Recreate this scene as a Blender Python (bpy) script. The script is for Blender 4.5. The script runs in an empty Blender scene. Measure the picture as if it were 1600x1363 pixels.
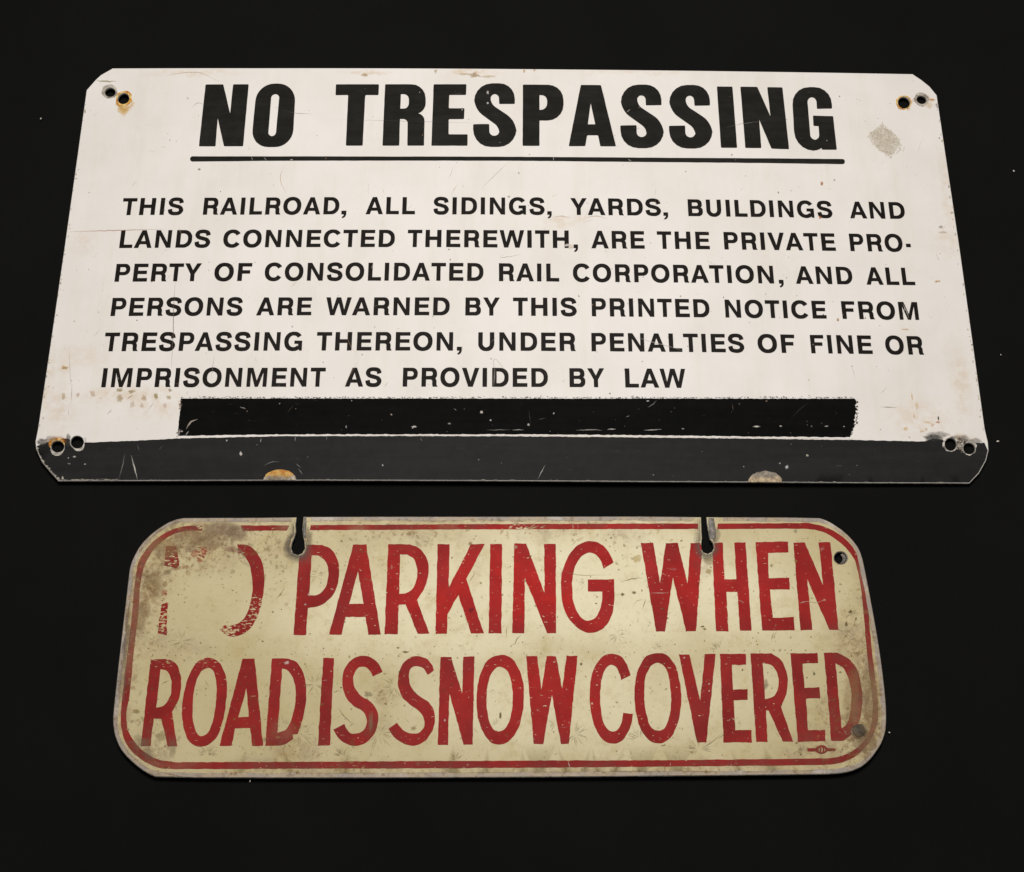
import bpy, math, random
import numpy as np
from mathutils import Vector, Matrix, noise as mnoise
from mathutils.geometry import delaunay_2d_cdt

random.seed(7)
S = bpy.context.scene
COL = S.collection

# ------------------------------------------------------------------ camera, light, exposure
TILT = math.radians(24.0)          # the camera looks down, 24 degrees off vertical
DIST = 0.909
FPX = 2220.0                       # focal length in photograph pixels (1600 wide) = 50 mm
CAM = np.array([0.0, -DIST * math.sin(TILT), DIST * math.cos(TILT)])
cam_d = bpy.data.cameras.new('camera')
cam_d.sensor_width = 36.0
cam_d.sensor_fit = 'HORIZONTAL'
cam_d.lens = FPX * 36.0 / 1600.0
cam_d.clip_start = 0.01
cam_d.clip_end = 50.0
cam = bpy.data.objects.new('camera', cam_d)
COL.objects.link(cam)
cam.location = CAM
cam.rotation_euler = (TILT, 0, 0)
S.camera = cam

W = bpy.data.worlds.new('World')
S.world = W
W.use_nodes = True
W.node_tree.nodes['Background'].inputs[0].default_value = (1.0, 0.96, 0.92, 1)
W.node_tree.nodes['Background'].inputs[1].default_value = 0.06


def area(name, loc, aim, size, energy, color):
    d = bpy.data.lights.new(name, 'AREA')
    d.shape = 'DISK'
    d.size = size
    d.energy = energy
    d.color = color
    o = bpy.data.objects.new(name, d)
    COL.objects.link(o)
    o.location = loc
    o.rotation_euler = (Vector(aim) - Vector(loc)).to_track_quat('-Z', 'Y').to_euler()
    return o


area('studio_lamp', (-0.01, 0.24, 1.24), (0.0, 0.24, 0.0), 0.5, 16.6, (1.0, 0.97, 0.935))

S.view_settings.view_transform = 'Standard'
S.view_settings.look = 'None'
S.view_settings.exposure = 0.0
S.view_settings.gamma = 1.0
S.view_settings.use_curve_mapping = False
S.cycles.transparent_max_bounces = 24

# ------------------------------------------------------------------ helpers: measuring
CT, ST = math.cos(TILT), math.sin(TILT)


def ray(u, v):
    a, b = (u - 800.0) / FPX, -(v - 681.5) / FPX
    return np.array([a, ST + b * CT, -CT + b * ST])


def on_plane(u, v, z):
    d = ray(u, v)
    t = (z - CAM[2]) / d[2]
    return CAM + d * t


class Surface:
    """Top face of a sign: a slightly bowed metal sheet."""
    def __init__(self, z0, bow):
        self.z0, self.bow = z0, bow

    def z(self, x, y):
        return self.z0 + self.bow(x, y)

    def P(self, u, v):
        z = self.z0
        for _ in range(5):
            p = on_plane(u, v, z)
            z = self.z(p[0], p[1])
        return (float(p[0]), float(p[1]))

    def PL(self, pts):
        return [self.P(p[0], p[1]) for p in pts]


def crop(pts, ox, oy, s):
    return [(ox + p[0] / s, oy + p[1] / s) + tuple(p[2:]) for p in pts]


# ------------------------------------------------------------------ helpers: outlines
def rp(pts, n=8):
    """polygon with corners (x, y, r) rounded"""
    out = []
    N = len(pts)
    for i, p in enumerate(pts):
        r = p[2] if len(p) > 2 else 0
        if r <= 0:
            out.append((p[0], p[1]))
            continue
        a, b = pts[i - 1], pts[(i + 1) % N]
        P = np.array(p[:2], float)
        A, B = np.array(a[:2], float) - P, np.array(b[:2], float) - P
        la, lb = np.linalg.norm(A), np.linalg.norm(B)
        ra, rb = min(r, la * 0.999), min(r, lb * 0.999)
        s, e = P + A / la * ra, P + B / lb * rb
        k = 0.56
        c1, c2 = s + (P - s) * k, e + (P - e) * k
        for j in range(n + 1):
            t = j / n
            q = s * (1 - t) ** 3 + c1 * 3 * t * (1 - t) ** 2 + c2 * 3 * t * t * (1 - t) + e * t ** 3
            out.append((q[0], q[1]))
    return out


def cr(p0, p1, p2, p3, n):
    a, b, c = [max(1e-9, float(np.linalg.norm(v))) for v in (p1 - p0, p2 - p1, p3 - p2)]
    m1 = ((p1 - p0) / a * b + (p2 - p1) / b * a) / (a + b) * b      # tangents weighted by the spans' lengths
    m2 = ((p2 - p1) / b * c + (p3 - p2) / c * b) / (b + c) * b
    o = []
    for j in range(n):
        t = j / n
        q = (2 * t ** 3 - 3 * t * t + 1) * p1 + (t ** 3 - 2 * t * t + t) * m1 + (3 * t * t - 2 * t ** 3) * p2 + (t ** 3 - t * t) * m2
        o.append((q[0], q[1]))
    return o


def sm(pts, n=5, closed=True):
    """smooth through (x, y, 1) points, sharp at (x, y)"""
    N = len(pts)
    A = [np.array(p[:2], float) for p in pts]
    s = [len(p) > 2 for p in pts]
    out = []
    for i in range(N if closed else N - 1):
        j = (i + 1) % N
        if not (s[i] or s[j]):
            out.append(tuple(A[i]))
            continue
        p0 = A[i - 1] if s[i] else A[i] * 2 - A[j]
        p3 = A[(j + 1) % N] if s[j] else A[j] * 2 - A[i]
        if not s[i]:
            p0 = A[i] - (A[j] - A[i]) * 0.5
        if not s[j]:
            p3 = A[j] + (A[j] - A[i]) * 0.5
        out += cr(p0, A[i], A[j], p3, n)
    if not closed:
        out.append(tuple(A[-1]))
    return out


def S1(pts):
    return [(p[0], p[1], 1) for p in pts]


def ribbon(path, w):
    """open path -> polygon; w a number or list of widths"""
    P = np.array(path, float)
    n = len(P)
    if not hasattr(w, '__len__'):
        w = [w] * n
    T = np.gradient(P, axis=0)
    T /= (np.linalg.norm(T, axis=1)[:, None] + 1e-9)
    Nn = np.stack([-T[:, 1], T[:, 0]], 1)
    h = np.array(w)[:, None] / 2
    return [tuple(q) for q in P + Nn * h] + [tuple(q) for q in (P - Nn * h)[::-1]]


def densify(poly, step):
    out = []
    n = len(poly)
    for i in range(n):
        a, b = np.array(poly[i]), np.array(poly[(i + 1) % n])
        k = max(1, int(np.linalg.norm(b - a) / step))
        for j in range(k):
            q = a + (b - a) * j / k
            out.append((float(q[0]), float(q[1])))
    return out


def inside(poly, X, Y):
    P = np.array(poly)
    x1, y1 = P[:, 0], P[:, 1]
    x2, y2 = np.roll(x1, -1), np.roll(y1, -1)
    r = np.zeros(len(X), bool)
    for i in range(len(P)):
        if y1[i] == y2[i]:
            continue
        c = (y1[i] > Y) != (y2[i] > Y)
        r ^= c & (X < (x2[i] - x1[i]) * (Y - y1[i]) / (y2[i] - y1[i]) + x1[i])
    return r


def fill(comps, extra=()):
    """comps: list of (outer, [holes]) -> verts, tris of their union"""
    V, E = [], []
    for o, hs in comps:
        for c in [o] + list(hs):
            k = len(V)
            V += [Vector(p) for p in c]
            E += [(k + i, k + (i + 1) % len(c)) for i in range(len(c))]
    V += [Vector(p) for p in extra]
    r = delaunay_2d_cdt(V, E, [], 0, 1e-7)
    v = np.array([(a[0], a[1]) for a in r[0]])
    f = np.array([t for t in r[2]])
    c = v[f].mean(1)
    keep = np.zeros(len(f), bool)
    for o, hs in comps:
        m = inside(o, c[:, 0], c[:, 1])
        for h in hs:
            m &= ~inside(h, c[:, 0], c[:, 1])
        keep |= m
    f = f[keep]
    a = v[f]
    ar = (a[:, 1, 0] - a[:, 0, 0]) * (a[:, 2, 1] - a[:, 0, 1]) - (a[:, 2, 0] - a[:, 0, 0]) * (a[:, 1, 1] - a[:, 0, 1])
    ok = np.abs(ar) > 1e-13
    f, ar = f[ok], ar[ok]
    f[ar < 0] = f[ar < 0][:, ::-1]
    return v, f


def offset(poly, d):
    """move a closed outline along its outward normal by d"""
    P = np.array(poly, float)
    area2 = np.sum(P[:, 0] * np.roll(P[:, 1], -1) - np.roll(P[:, 0], -1) * P[:, 1])
    T = np.roll(P, -1, 0) - np.roll(P, 1, 0)
    T /= np.linalg.norm(T, axis=1)[:, None] + 1e-12
    N = np.stack([T[:, 1], -T[:, 0]], 1) * (1 if area2 > 0 else -1)
    return [tuple(q) for q in P + N * d]


def obj(name, verts, faces, mats, parent=None, root=(0, 0), mat_idx=None, smooth=None, wear=None):
    me = bpy.data.meshes.new(name)
    vv = [(x - root[0], y - root[1], z) for x, y, z in verts]
    me.from_pydata(vv, [], [tuple(int(i) for i in f) for f in faces])
    for m in (mats if isinstance(mats, (list, tuple)) else [mats]):
        me.materials.append(m)
    if mat_idx is not None:
        me.polygons.foreach_set('material_index', np.array(mat_idx, np.int32))
    if smooth is not None:
        me.polygons.foreach_set('use_smooth', np.array(smooth, bool))
    if wear is not None:
        at = me.attributes.new('wear', 'FLOAT_COLOR', 'POINT')
        at.data.foreach_set('color', np.array(wear, np.float32).ravel())
    me.update()
    o = bpy.data.objects.new(name, me)
    COL.objects.link(o)
    if parent:
        o.parent = parent
    return o


def jit(x, y, amp, freq):
    n = mnoise.noise_vector(Vector((x * freq, y * freq, 3.3)))
    return x + n[0] * amp, y + n[1] * amp


def film(name, comps, surf, gap, mat, parent, root, label=None, step=0.004, amp=0.0, freq=700, extra=()):
    """a layer of paint lying on a sign's face"""
    cs = [(densify(o, step), [densify(h, step) for h in hs]) for o, hs in comps]
    if amp:
        cs = [([jit(x, y, amp, freq) for x, y in o], [[jit(x, y, amp, freq) for x, y in h] for h in hs]) for o, hs in cs]
    v, f = fill(cs, extra)
    o = obj(name, [(x, y, surf.z(x, y) + gap) for x, y in v], f, mat, parent, root, smooth=[True] * len(f))
    if label:
        o['label'] = label
    return o


# ------------------------------------------------------------------ helpers: materials
def lin(r, g, b):
    def c(v):
        v /= 255.0
        return v / 12.92 if v <= 0.04045 else ((v + 0.055) / 1.055) ** 2.4
    return (c(r), c(g), c(b), 1)


class NT:
    def __init__(self, name):
        self.m = bpy.data.materials.new(name)
        self.m.use_nodes = True
        self.t = self.m.node_tree
        self.bsdf = self.t.nodes['Principled BSDF']
        self.tc = self.t.nodes.new('ShaderNodeTexCoord').outputs['Object']

    def n(self, kind, **kw):
        x = self.t.nodes.new('ShaderNode' + kind)
        for k, v in kw.items():
            setattr(x, k, v)
        return x

    def l(self, a, b):
        if hasattr(a, 'node'):
            self.t.links.new(a, b)
        else:
            b.default_value = a

    def noise(self, scale, detail=4, rough=0.6, vec=None, dist=0.0, stretch=None):
        x = self.n('TexNoise')
        x.inputs['Scale'].default_value = scale
        x.inputs['Detail'].default_value = detail
        x.inputs['Roughness'].default_value = rough
        x.inputs['Distortion'].default_value = dist
        v = vec or self.tc
        if stretch:
            mp = self.n('Mapping')
            mp.inputs['Scale'].default_value = stretch[:3]
            if len(stretch) > 3:
                mp.inputs['Rotation'].default_value = (0, 0, stretch[3])
            self.l(v, mp.inputs['Vector'])
            v = mp.outputs[0]
        self.l(v, x.inputs['Vector'])
        return x.outputs['Fac']

    def ramp(self, val, a, b, lo=0.0, hi=1.0):
        x = self.n('MapRange', interpolation_type='SMOOTHSTEP')
        self.l(val, x.inputs['Value'])
        x.inputs['From Min'].default_value = a
        x.inputs['From Max'].default_value = b
        x.inputs['To Min'].default_value = lo
        x.inputs['To Max'].default_value = hi
        return x.outputs['Result']

    def math(self, op, a, b=0.0, clamp=False):
        x = self.n('Math', operation=op, use_clamp=clamp)
        self.l(a, x.inputs[0])
        self.l(b, x.inputs[1])
        return x.outputs[0]

    def mix(self, fac, a, b):
        x = self.n('Mix', data_type='RGBA')
        self.l(fac, x.inputs['Factor'])
        self.l(a, x.inputs['A'])
        self.l(b, x.inputs['B'])
        return x.outputs['Result']

    def warp(self, scale, amp):
        x = self.n('TexNoise')
        x.inputs['Scale'].default_value = scale
        x.inputs['Detail'].default_value = 5
        self.l(self.tc, x.inputs['Vector'])
        s = self.n('VectorMath', operation='SUBTRACT')
        self.l(x.outputs['Color'], s.inputs[0])
        s.inputs[1].default_value = (0.5, 0.5, 0.5)
        k = self.n('VectorMath', operation='SCALE')
        self.l(s.outputs[0], k.inputs[0])
        k.inputs['Scale'].default_value = amp
        a = self.n('VectorMath', operation='ADD')
        self.l(self.tc, a.inputs[0])
        self.l(k.outputs[0], a.inputs[1])
        return a.outputs[0]

    def blobs(self, vec, lst):
        """mask of soft patches: (x, y, rx, ry, strength) in the sign's own metres"""
        acc = None
        for x, y, rx, ry, s in lst:
            a = self.n('VectorMath', operation='SUBTRACT')
            self.l(vec, a.inputs[0])
            a.inputs[1].default_value = (x, y, 0)
            b = self.n('VectorMath', operation='MULTIPLY')
            self.l(a.outputs[0], b.inputs[0])
            b.inputs[1].default_value = (1 / rx, 1 / ry, 0)
            c = self.n('VectorMath', operation='LENGTH')
            self.l(b.outputs[0], c.inputs[0])
            d = self.ramp(c.outputs['Value'], 1.0, 0.15, 0.0, s)
            acc = d if acc is None else self.math('MAXIMUM', acc, d)
        return acc

    def bump(self, h, strength, dist):
        b = self.n('Bump')
        b.inputs['Strength'].default_value = strength
        b.inputs['Distance'].default_value = dist
        self.l(h, b.inputs['Height'])
        self.l(b.outputs[0], self.bsdf.inputs['Normal'])

    def out(self, color, rough, spec=0.5, metal=0.0):
        self.l(color, self.bsdf.inputs['Base Color'])
        self.l(rough, self.bsdf.inputs['Roughness'])
        self.l(metal, self.bsdf.inputs['Metallic'])
        self.bsdf.inputs['Specular IOR Level'].default_value = spec
        return self.m


# ------------------------------------------------------------------ the setting: black cloth
def mat_cloth():
    n = NT('black_felt')
    a = n.noise(9, 5)
    b = n.noise(1500, 2, 0.7)
    w = n.noise(420, 3, 0.6, stretch=(1, 0.25, 1))
    f = n.math('ADD', n.math('MULTIPLY', a, 0.55), n.math('MULTIPLY', b, 0.45))
    c = n.mix(f, (0.0042, 0.0042, 0.0041, 1), (0.0098, 0.0098, 0.0096, 1))
    n.bump(n.math('ADD', b, w), 0.5, 0.0006)
    return n.out(c, 0.95, 0.02)


gx = np.linspace(-0.9, 0.9, 121)
gy = np.linspace(-0.7, 0.95, 111)
cv, cf = [], []
for j, y in enumerate(gy):
    for i, x in enumerate(gx):
        k = mnoise.noise(Vector((x * 3.1, y * 3.1, 1.7)))
        cv.append((x, y, -0.0016 + 0.0012 * k))
for j in range(len(gy) - 1):
    for i in range(len(gx) - 1):
        q = j * len(gx) + i
        cf.append((q, q + 1, q + 1 + len(gx), q + len(gx)))
cloth = obj('ground_cloth', cv, cf, mat_cloth(), smooth=[True] * len(cf))
cloth['kind'] = 'structure'
cloth['label'] = 'plain black felt cloth spread flat under both signs'
cloth['category'] = 'cloth'


# ------------------------------------------------------------------ sign plates
def ell(cx, cy, rx, ry, rot=0, n=28):
    c, s = math.cos(math.radians(rot)), math.sin(math.radians(rot))
    return [(cx + rx * math.cos(a) * c - ry * math.sin(a) * s, cy + rx * math.cos(a) * s + ry * math.sin(a) * c)
            for a in [2 * math.pi * i / n for i in range(n)]]


class Wear:
    """scratches, specks and stains: thin films that belong to the plate's own mesh"""
    def __init__(self, surf):
        self.s, self.v, self.f, self.c, self.k = surf, [], [], [], 0

    def _z(self):
        self.k += 1
        return 0.00022 + self.k * 4e-8

    def stroke(self, pts, w, rgb, a=0.8, soft=True):
        """polyline in photograph pixels, width w px, tapering to its ends"""
        if len(pts) > 2:
            pts = sm([pts[0]] + S1(pts[1:-1]) + [pts[-1]], 4, closed=False)
        pts = [tuple(p[:2]) for p in pts]
        # resample with a little wander
        P = np.array(pts, float)
        d = np.r_[0, np.cumsum(np.linalg.norm(np.diff(P, axis=0), axis=1))]
        m = max(3, int(d[-1] / 4) + 2)
        t = np.linspace(0, d[-1], m)
        P = np.stack([np.interp(t, d, P[:, 0]), np.interp(t, d, P[:, 1])], 1)
        P[1:-1] += np.random.RandomState(self.k).normal(0, 0.22, (m - 2, 2))
        T = np.gradient(P, axis=0)
        T /= np.linalg.norm(T, axis=1)[:, None] + 1e-9
        N = np.stack([-T[:, 1], T[:, 0]], 1)
        z = self._z()
        b = len(self.v)
        col = lin(*rgb)
        for i in range(m):
            e = min(1.0, 0.35 + 1.8 * min(i, m - 1 - i) / m)
            for sgn in (-1, 0, 1):
                q = self.s.P(*(P[i] + N[i] * sgn * w * 0.5 * e))
                self.v.append((q[0], q[1], self.s.z(*q) + z))
                self.c.append(col[:3] + ((a * e if sgn == 0 else a * e * (0.35 if soft else 1.0)),))
        for i in range(m - 1):
            for s in (0, 1):
                q = b + i * 3 + s
                self.f.append((q, q + 3, q + 4, q + 1))

    def blob(self, x, y, rx, ry, rgb, a=0.8, rot=0, rag=0.35, soft=0.0, n=14):
        """an irregular patch; soft = alpha at its rim"""
        z = self._z()
        b = len(self.v)
        col = lin(*rgb)
        R = np.random.RandomState(self.k + 99)
        q = self.s.P(x, y)
        self.v.append((q[0], q[1], self.s.z(*q) + z))
        self.c.append(col[:3] + (a,))
        c, s = math.cos(math.radians(rot)), math.sin(math.radians(rot))
        rr = 1 + rag * R.uniform(-1, 1, n)
        for ring, (k, al) in enumerate(((0.6, 1 if soft == 0 else 0.75), (1.0, soft))):
            for i in range(n):
                t = 2 * math.pi * i / n
                px, py = rx * k * rr[i] * math.cos(t), ry * k * rr[i] * math.sin(t)
                q = self.s.P(x + px * c - py * s, y + px * s + py * c)
                self.v.append((q[0], q[1], self.s.z(*q) + z))
                self.c.append(col[:3] + (a * al,))
        for i in range(n):
            j = (i + 1) % n
            self.f.append((b, b + 1 + j, b + 1 + i))
            self.f.append((b + 1 + i, b + 1 + j, b + 1 + n + j, b + 1 + n + i))


def mat_wear():
    n = NT('wear_marks')
    at = n.n('Attribute', attribute_name='wear')
    br = n.noise(900, 3, 0.7)
    al = n.math('MULTIPLY', at.outputs['Alpha'], n.ramp(br, 0.25, 0.6, 0.45, 1.0))
    n.l(al, n.bsdf.inputs['Alpha'])
    return n.out(at.outputs['Color'], 0.7, 0.2)


MW = mat_wear()


def plate(outline, holes, surf, thick, mats, parent, root, wear, bev=0.00035, grid=0.02):
    """metal sheet: bowed top face with bevelled rims, walls, holes right through, wear marks on top"""
    out = densify(outline, 0.004)
    hs = [densify(h, 0.0012) for h in holes]
    top_o, top_h = offset(out, -bev), [offset(h, bev) for h in hs]
    xs, ys = [p[0] for p in out], [p[1] for p in out]
    G = [(x, y) for x in np.arange(min(xs), max(xs), grid) for y in np.arange(min(ys), max(ys), grid)]
    GX, GY = np.array([g[0] for g in G]), np.array([g[1] for g in G])
    ok = inside(offset(out, -0.004), GX, GY)
    for h in hs:
        ok &= ~inside(offset(h, 0.002), GX, GY)
    v, f = fill([(top_o, top_h)], [G[i] for i in np.nonzero(ok)[0]])
    V = [(x, y, surf.z(x, y)) for x, y in v]
    F = [tuple(t) for t in f]
    mi, sms = [0] * len(F), [True] * len(F)
    k = len(V)
    V += [(x, y, surf.z(x, y) - thick) for x, y in v]
    F += [tuple(i + k for i in t[::-1]) for t in f]
    mi += [1] * len(f)
    sms += [False] * len(f)

    def ccw(p):
        P = np.array(p)
        return np.sum(P[:, 0] * np.roll(P[:, 1], -1) - np.roll(P[:, 0], -1) * P[:, 1]) > 0
    for rim, top, outer in [(out, top_o, True)] + [(h, t, False) for h, t in zip(hs, top_h)]:
        k = len(V)
        n = len(rim)
        for (rx, ry), (tx, ty) in zip(rim, top):
            V += [(tx, ty, surf.z(tx, ty)), (rx, ry, surf.z(tx, ty) - bev), (rx, ry, surf.z(rx, ry) - thick + 1e-5)]
        flip = ccw(rim) != outer
        for i in range(n):
            a, b = k + 3 * i, k + 3 * ((i + 1) % n)
            for s in (0, 1):
                q = (a + s, a + s + 1, b + s + 1, b + s)
                F.append(q[::-1] if flip else q)
                mi.append(1)
                sms.append(False)
    k = len(V)
    wx, wy = np.array([p[0] for p in wear.v]), np.array([p[1] for p in wear.v])
    on = inside(top_o, wx, wy)
    for h in top_h:
        on &= ~inside(h, wx, wy)
    wf = [q for q in wear.f if all(on[i] for i in q)]
    C = [(1, 1, 1, 1)] * k + wear.c
    V += wear.v
    F += [tuple(i + k for i in q) for q in wf]
    mi += [2] * len(wf)
    sms += [False] * len(wf)
    used = sorted({i for q in F for i in q})
    ix = {o_: n_ for n_, o_ in enumerate(used)}
    return obj('plate', [V[i] for i in used], [tuple(ix[i] for i in q) for q in F], mats, parent, root, mi, sms, [C[i] for i in used])


def root_empty(name, loc):
    o = bpy.data.objects.new(name, None)
    o.empty_display_size = 0.05
    COL.objects.link(o)
    o.location = (loc[0], loc[1], 0)
    return o


def mat_metal(name, c1, c2, rough=0.5, metal=0.6):
    n = NT(name)
    a = n.noise(260, 5, 0.7)
    c = n.mix(n.ramp(a, 0.3, 0.7), c1, c2)
    n.bump(n.noise(900, 3), 0.3, 0.0003)
    return n.out(c, rough, 0.5, metal)


M_EDGE = mat_metal('bare_aluminium', lin(112, 108, 100), lin(172, 166, 156), 0.55, 0.2)
M_EDGE_DARK = mat_metal('dull_aluminium', lin(110, 104, 96), lin(178, 172, 164), 0.55, 0.4)

# ================================================================== SIGN ONE: white notice
TA = Surface(0.0022, lambda x, y: max(0.0005, 0.0029 + 0.0058 * y) * (1 - (x / 0.335) ** 2))
PA = TA.P
RA = PA(800, 430)
signA = root_empty('notice_sign', RA)
signA['label'] = 'large white metal notice sign with black lettering forbidding trespassing, lying above the cream sign'
signA['category'] = 'sign'

outA = [(176, 106.7), (157.5, 117.2), (149.5, 124.5), (135, 141), (117, 270), (100, 390), (79, 535), (59, 670), (55, 690), (56, 702), (65, 722),
        (77.5, 737), (91, 752), (300, 751.4), (500, 750.9), (800, 751.8), (1000, 753), (1190, 754), (1350, 755), (1515, 755.6), (1530, 740), (1541, 720),
        (1545, 704), (1544, 691), (1539, 670), (1500, 390), (1482, 270), (1464, 149), (1452.5, 135), (1440, 125), (1426, 115.7),
        (1200, 112), (1020, 109.7), (820, 107.8), (620, 106.6), (400, 106.4)]
holesA = [ell(172, 144.3, 8.2, 6.8, 0), ell(193, 154.3, 8.8, 8.0, -25), ell(1412.5, 160.6, 9.2, 8.6, 20), ell(1440, 156, 7.4, 6.3, 15),
          ell(90, 698, 10, 8.8, 0), ell(120.5, 691, 10, 9.6, 0), ell(1485.5, 694.5, 9, 9.8, 0), ell(1514.5, 701, 9, 8.7, 20)]

# --- lettering of the heading, traced as outlines on the sign's face
c1 = lambda p: crop(p, 40, 90, 4)
c2 = lambda p: crop(p, 420, 90, 4)
c3 = lambda p: crop(p, 800, 90, 4)
c4 = lambda p: crop(p, 1180, 90, 4)
R4 = 6                                              # the slightly soft corners of the heading letters


def rr(pts, r=R4):
    return rp([(p[0], p[1], p[2] if len(p) > 2 else r) for p in pts], 5)


S_out = [(1538, 291), (1537, 162, 96), (1284, 162, 112), (1283, 322, 62), (1440, 436, 34), (1440, 490, 30), (1379, 490, 30), (1378, 416), (1277, 418),
         (1276, 560, 112), (1547, 560, 112), (1549, 398, 70), (1386, 290, 34), (1387, 230, 26), (1438, 230, 26), (1440, 292)]


def s_shift(pts, bot, top, dy):
    o = []
    for p in pts:
        k = (p[1] - 162) / 398.0
        o.append((p[0] + top + (bot - top) * k, p[1] + dy) + tuple(p[2:]))
    return o


heading = [
    (c1(rr([(1125, 169), (1236, 169), (1278, 350), (1297, 168), (1395, 168), (1360, 556), (1240, 556), (1201, 380), (1187, 556), (1083, 556)])), []),
    (c1(rp([(1446, 164, 110), (1690, 164, 110), (1668, 560, 110), (1408, 562, 110)])), [c1(rp([(1537, 230, 25), (1587, 230, 25), (1563, 492, 25), (1516, 493, 25)]))]),
    (c2(rr([(420, 168), (689, 168), (686, 236), (603, 236), (587, 552), (482, 552), (496, 236), (417, 236)])), []),
    (c2(rr([(727, 168), (978, 168, 85), (982, 338, 55), (933, 350, 2), (974, 362, 34), (970, 552), (866, 552), (868, 385, 28), (820, 385, 2), (815, 552), (710, 552)])),
     [c2(rr([(826, 230), (875, 230, 32), (875, 320, 32), (822, 320)], 2))]),
    (c2(rr([(1030, 168), (1235, 168), (1233, 235), (1128, 235), (1125, 318), (1223, 318), (1220, 386), (1125, 386), (1124, 481), (1243, 481), (1242, 552), (1016, 552)])), []),
    (c2(rr(S_out)), []),
    (c3(rr([(68, 170), (322, 172, 95), (322, 395, 100), (172, 395, 2), (172, 553), (66, 553)])), [c3(rr([(172, 236), (220, 237, 35), (219, 328, 40), (172, 328)], 2))]),
    (c3(rr([(430, 172), (556, 173), (650, 556), (552, 556), (538, 487), (470, 487), (458, 555), (354, 555)])), [c3([(492, 288), (520, 418), (474, 418)])]),
    (c3(rr(s_shift([(p[0], p[1]) + tuple(p[2:]) for p in S_out], -597, -606, 8))), []),
    (c3(rr(s_shift([(p[0], p[1]) + tuple(p[2:]) for p in S_out], -292, -304, 10))), []),
    (c3(rr([(1280, 182), (1378, 183), (1407, 566), (1306, 565)])), []),
    (c3(rr([(1427, 183), (1533, 184), (1615, 368), (1595, 186), (1690, 187), (1732, 574), (1622, 571), (1545, 390), (1558, 567), (1458, 566)])), []),
    (c4(rr([(480, 320), (477, 186, 108), (226, 185, 112), (250, 582, 118), (404, 584, 55), (414, 566, 2), (418, 577, 2), (510, 578), (487, 367), (360, 364), (364, 428), (396, 430, 2),
            (402, 515, 32), (346, 515, 32), (325, 250, 30), (382, 250, 30), (385, 322)])), []),
]
headA = [(TA.PL(o), [TA.PL(h) for h in hs]) for o, hs in heading]

ul_path = [(301, 248.7), (420, 248.2), (620, 248.1), (800, 248.4), (1000, 250), (1200, 251.5), (1316, 252.8)]
ul_w = [8.2, 7.0, 6.4, 6.2, 6.8, 7.4, 8.2]
ulA = [(TA.PL(ribbon(sm([ul_path[0]] + S1(ul_path[1:-1]) + [ul_path[-1]], 6, closed=False), np.interp(np.linspace(0, 6, 37), range(7), ul_w))), []),
       (TA.PL(ell(301, 248.7, 4.1, 4.1)), []), (TA.PL(ell(1316, 252.8, 4.1, 4.1)), [])]

# --- a plain bold grotesque for the notice text (cap height 1)
SV, SH = 0.243, 0.208


def sup(cx, cy, rx, ry, e=2.25, a0=0, a1=360, n=40):
    o = []
    for i in range(n + (a1 - a0 < 360)):
        t = math.radians(a0 + (a1 - a0) * i / n)
        c, s = math.cos(t), math.sin(t)
        o.append((cx + rx * math.copysign(abs(c) ** (2 / e), c), cy + ry * math.copysign(abs(s) ** (2 / e), s)))
    return o


def arc_band(w, a0, a1):
    o = sup(w / 2, 0.5, w / 2, 0.525, 2.2, a0, a1)
    i = sup(w / 2, 0.5, w / 2 - SV, 0.525 - SH, 2.1, a0, a1)
    return o + i[::-1]


def sstroke():
    c = [(.735, .69), (.68, .845, 1), (.43, .922, 1), (.175, .85, 1), (.122, .715, 1), (.19, .605, 1), (.43, .52, 1), (.665, .43, 1), (.742, .285, 1),
         (.675, .145, 1), (.42, .078, 1), (.165, .15, 1), (.11, .335)]
    p = np.array(sm(c, 6, closed=False))
    T = np.gradient(p, axis=0)
    T /= np.linalg.norm(T, axis=1)[:, None]
    N = np.stack([-T[:, 1] * SV / 2, T[:, 0] * SH / 2], 1)
    return [tuple(q) for q in p + N] + [tuple(q) for q in (p - N)[::-1]]


def rect(a, b, c, d):
    return [(a, b), (c, b), (c, d), (a, d)]


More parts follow.
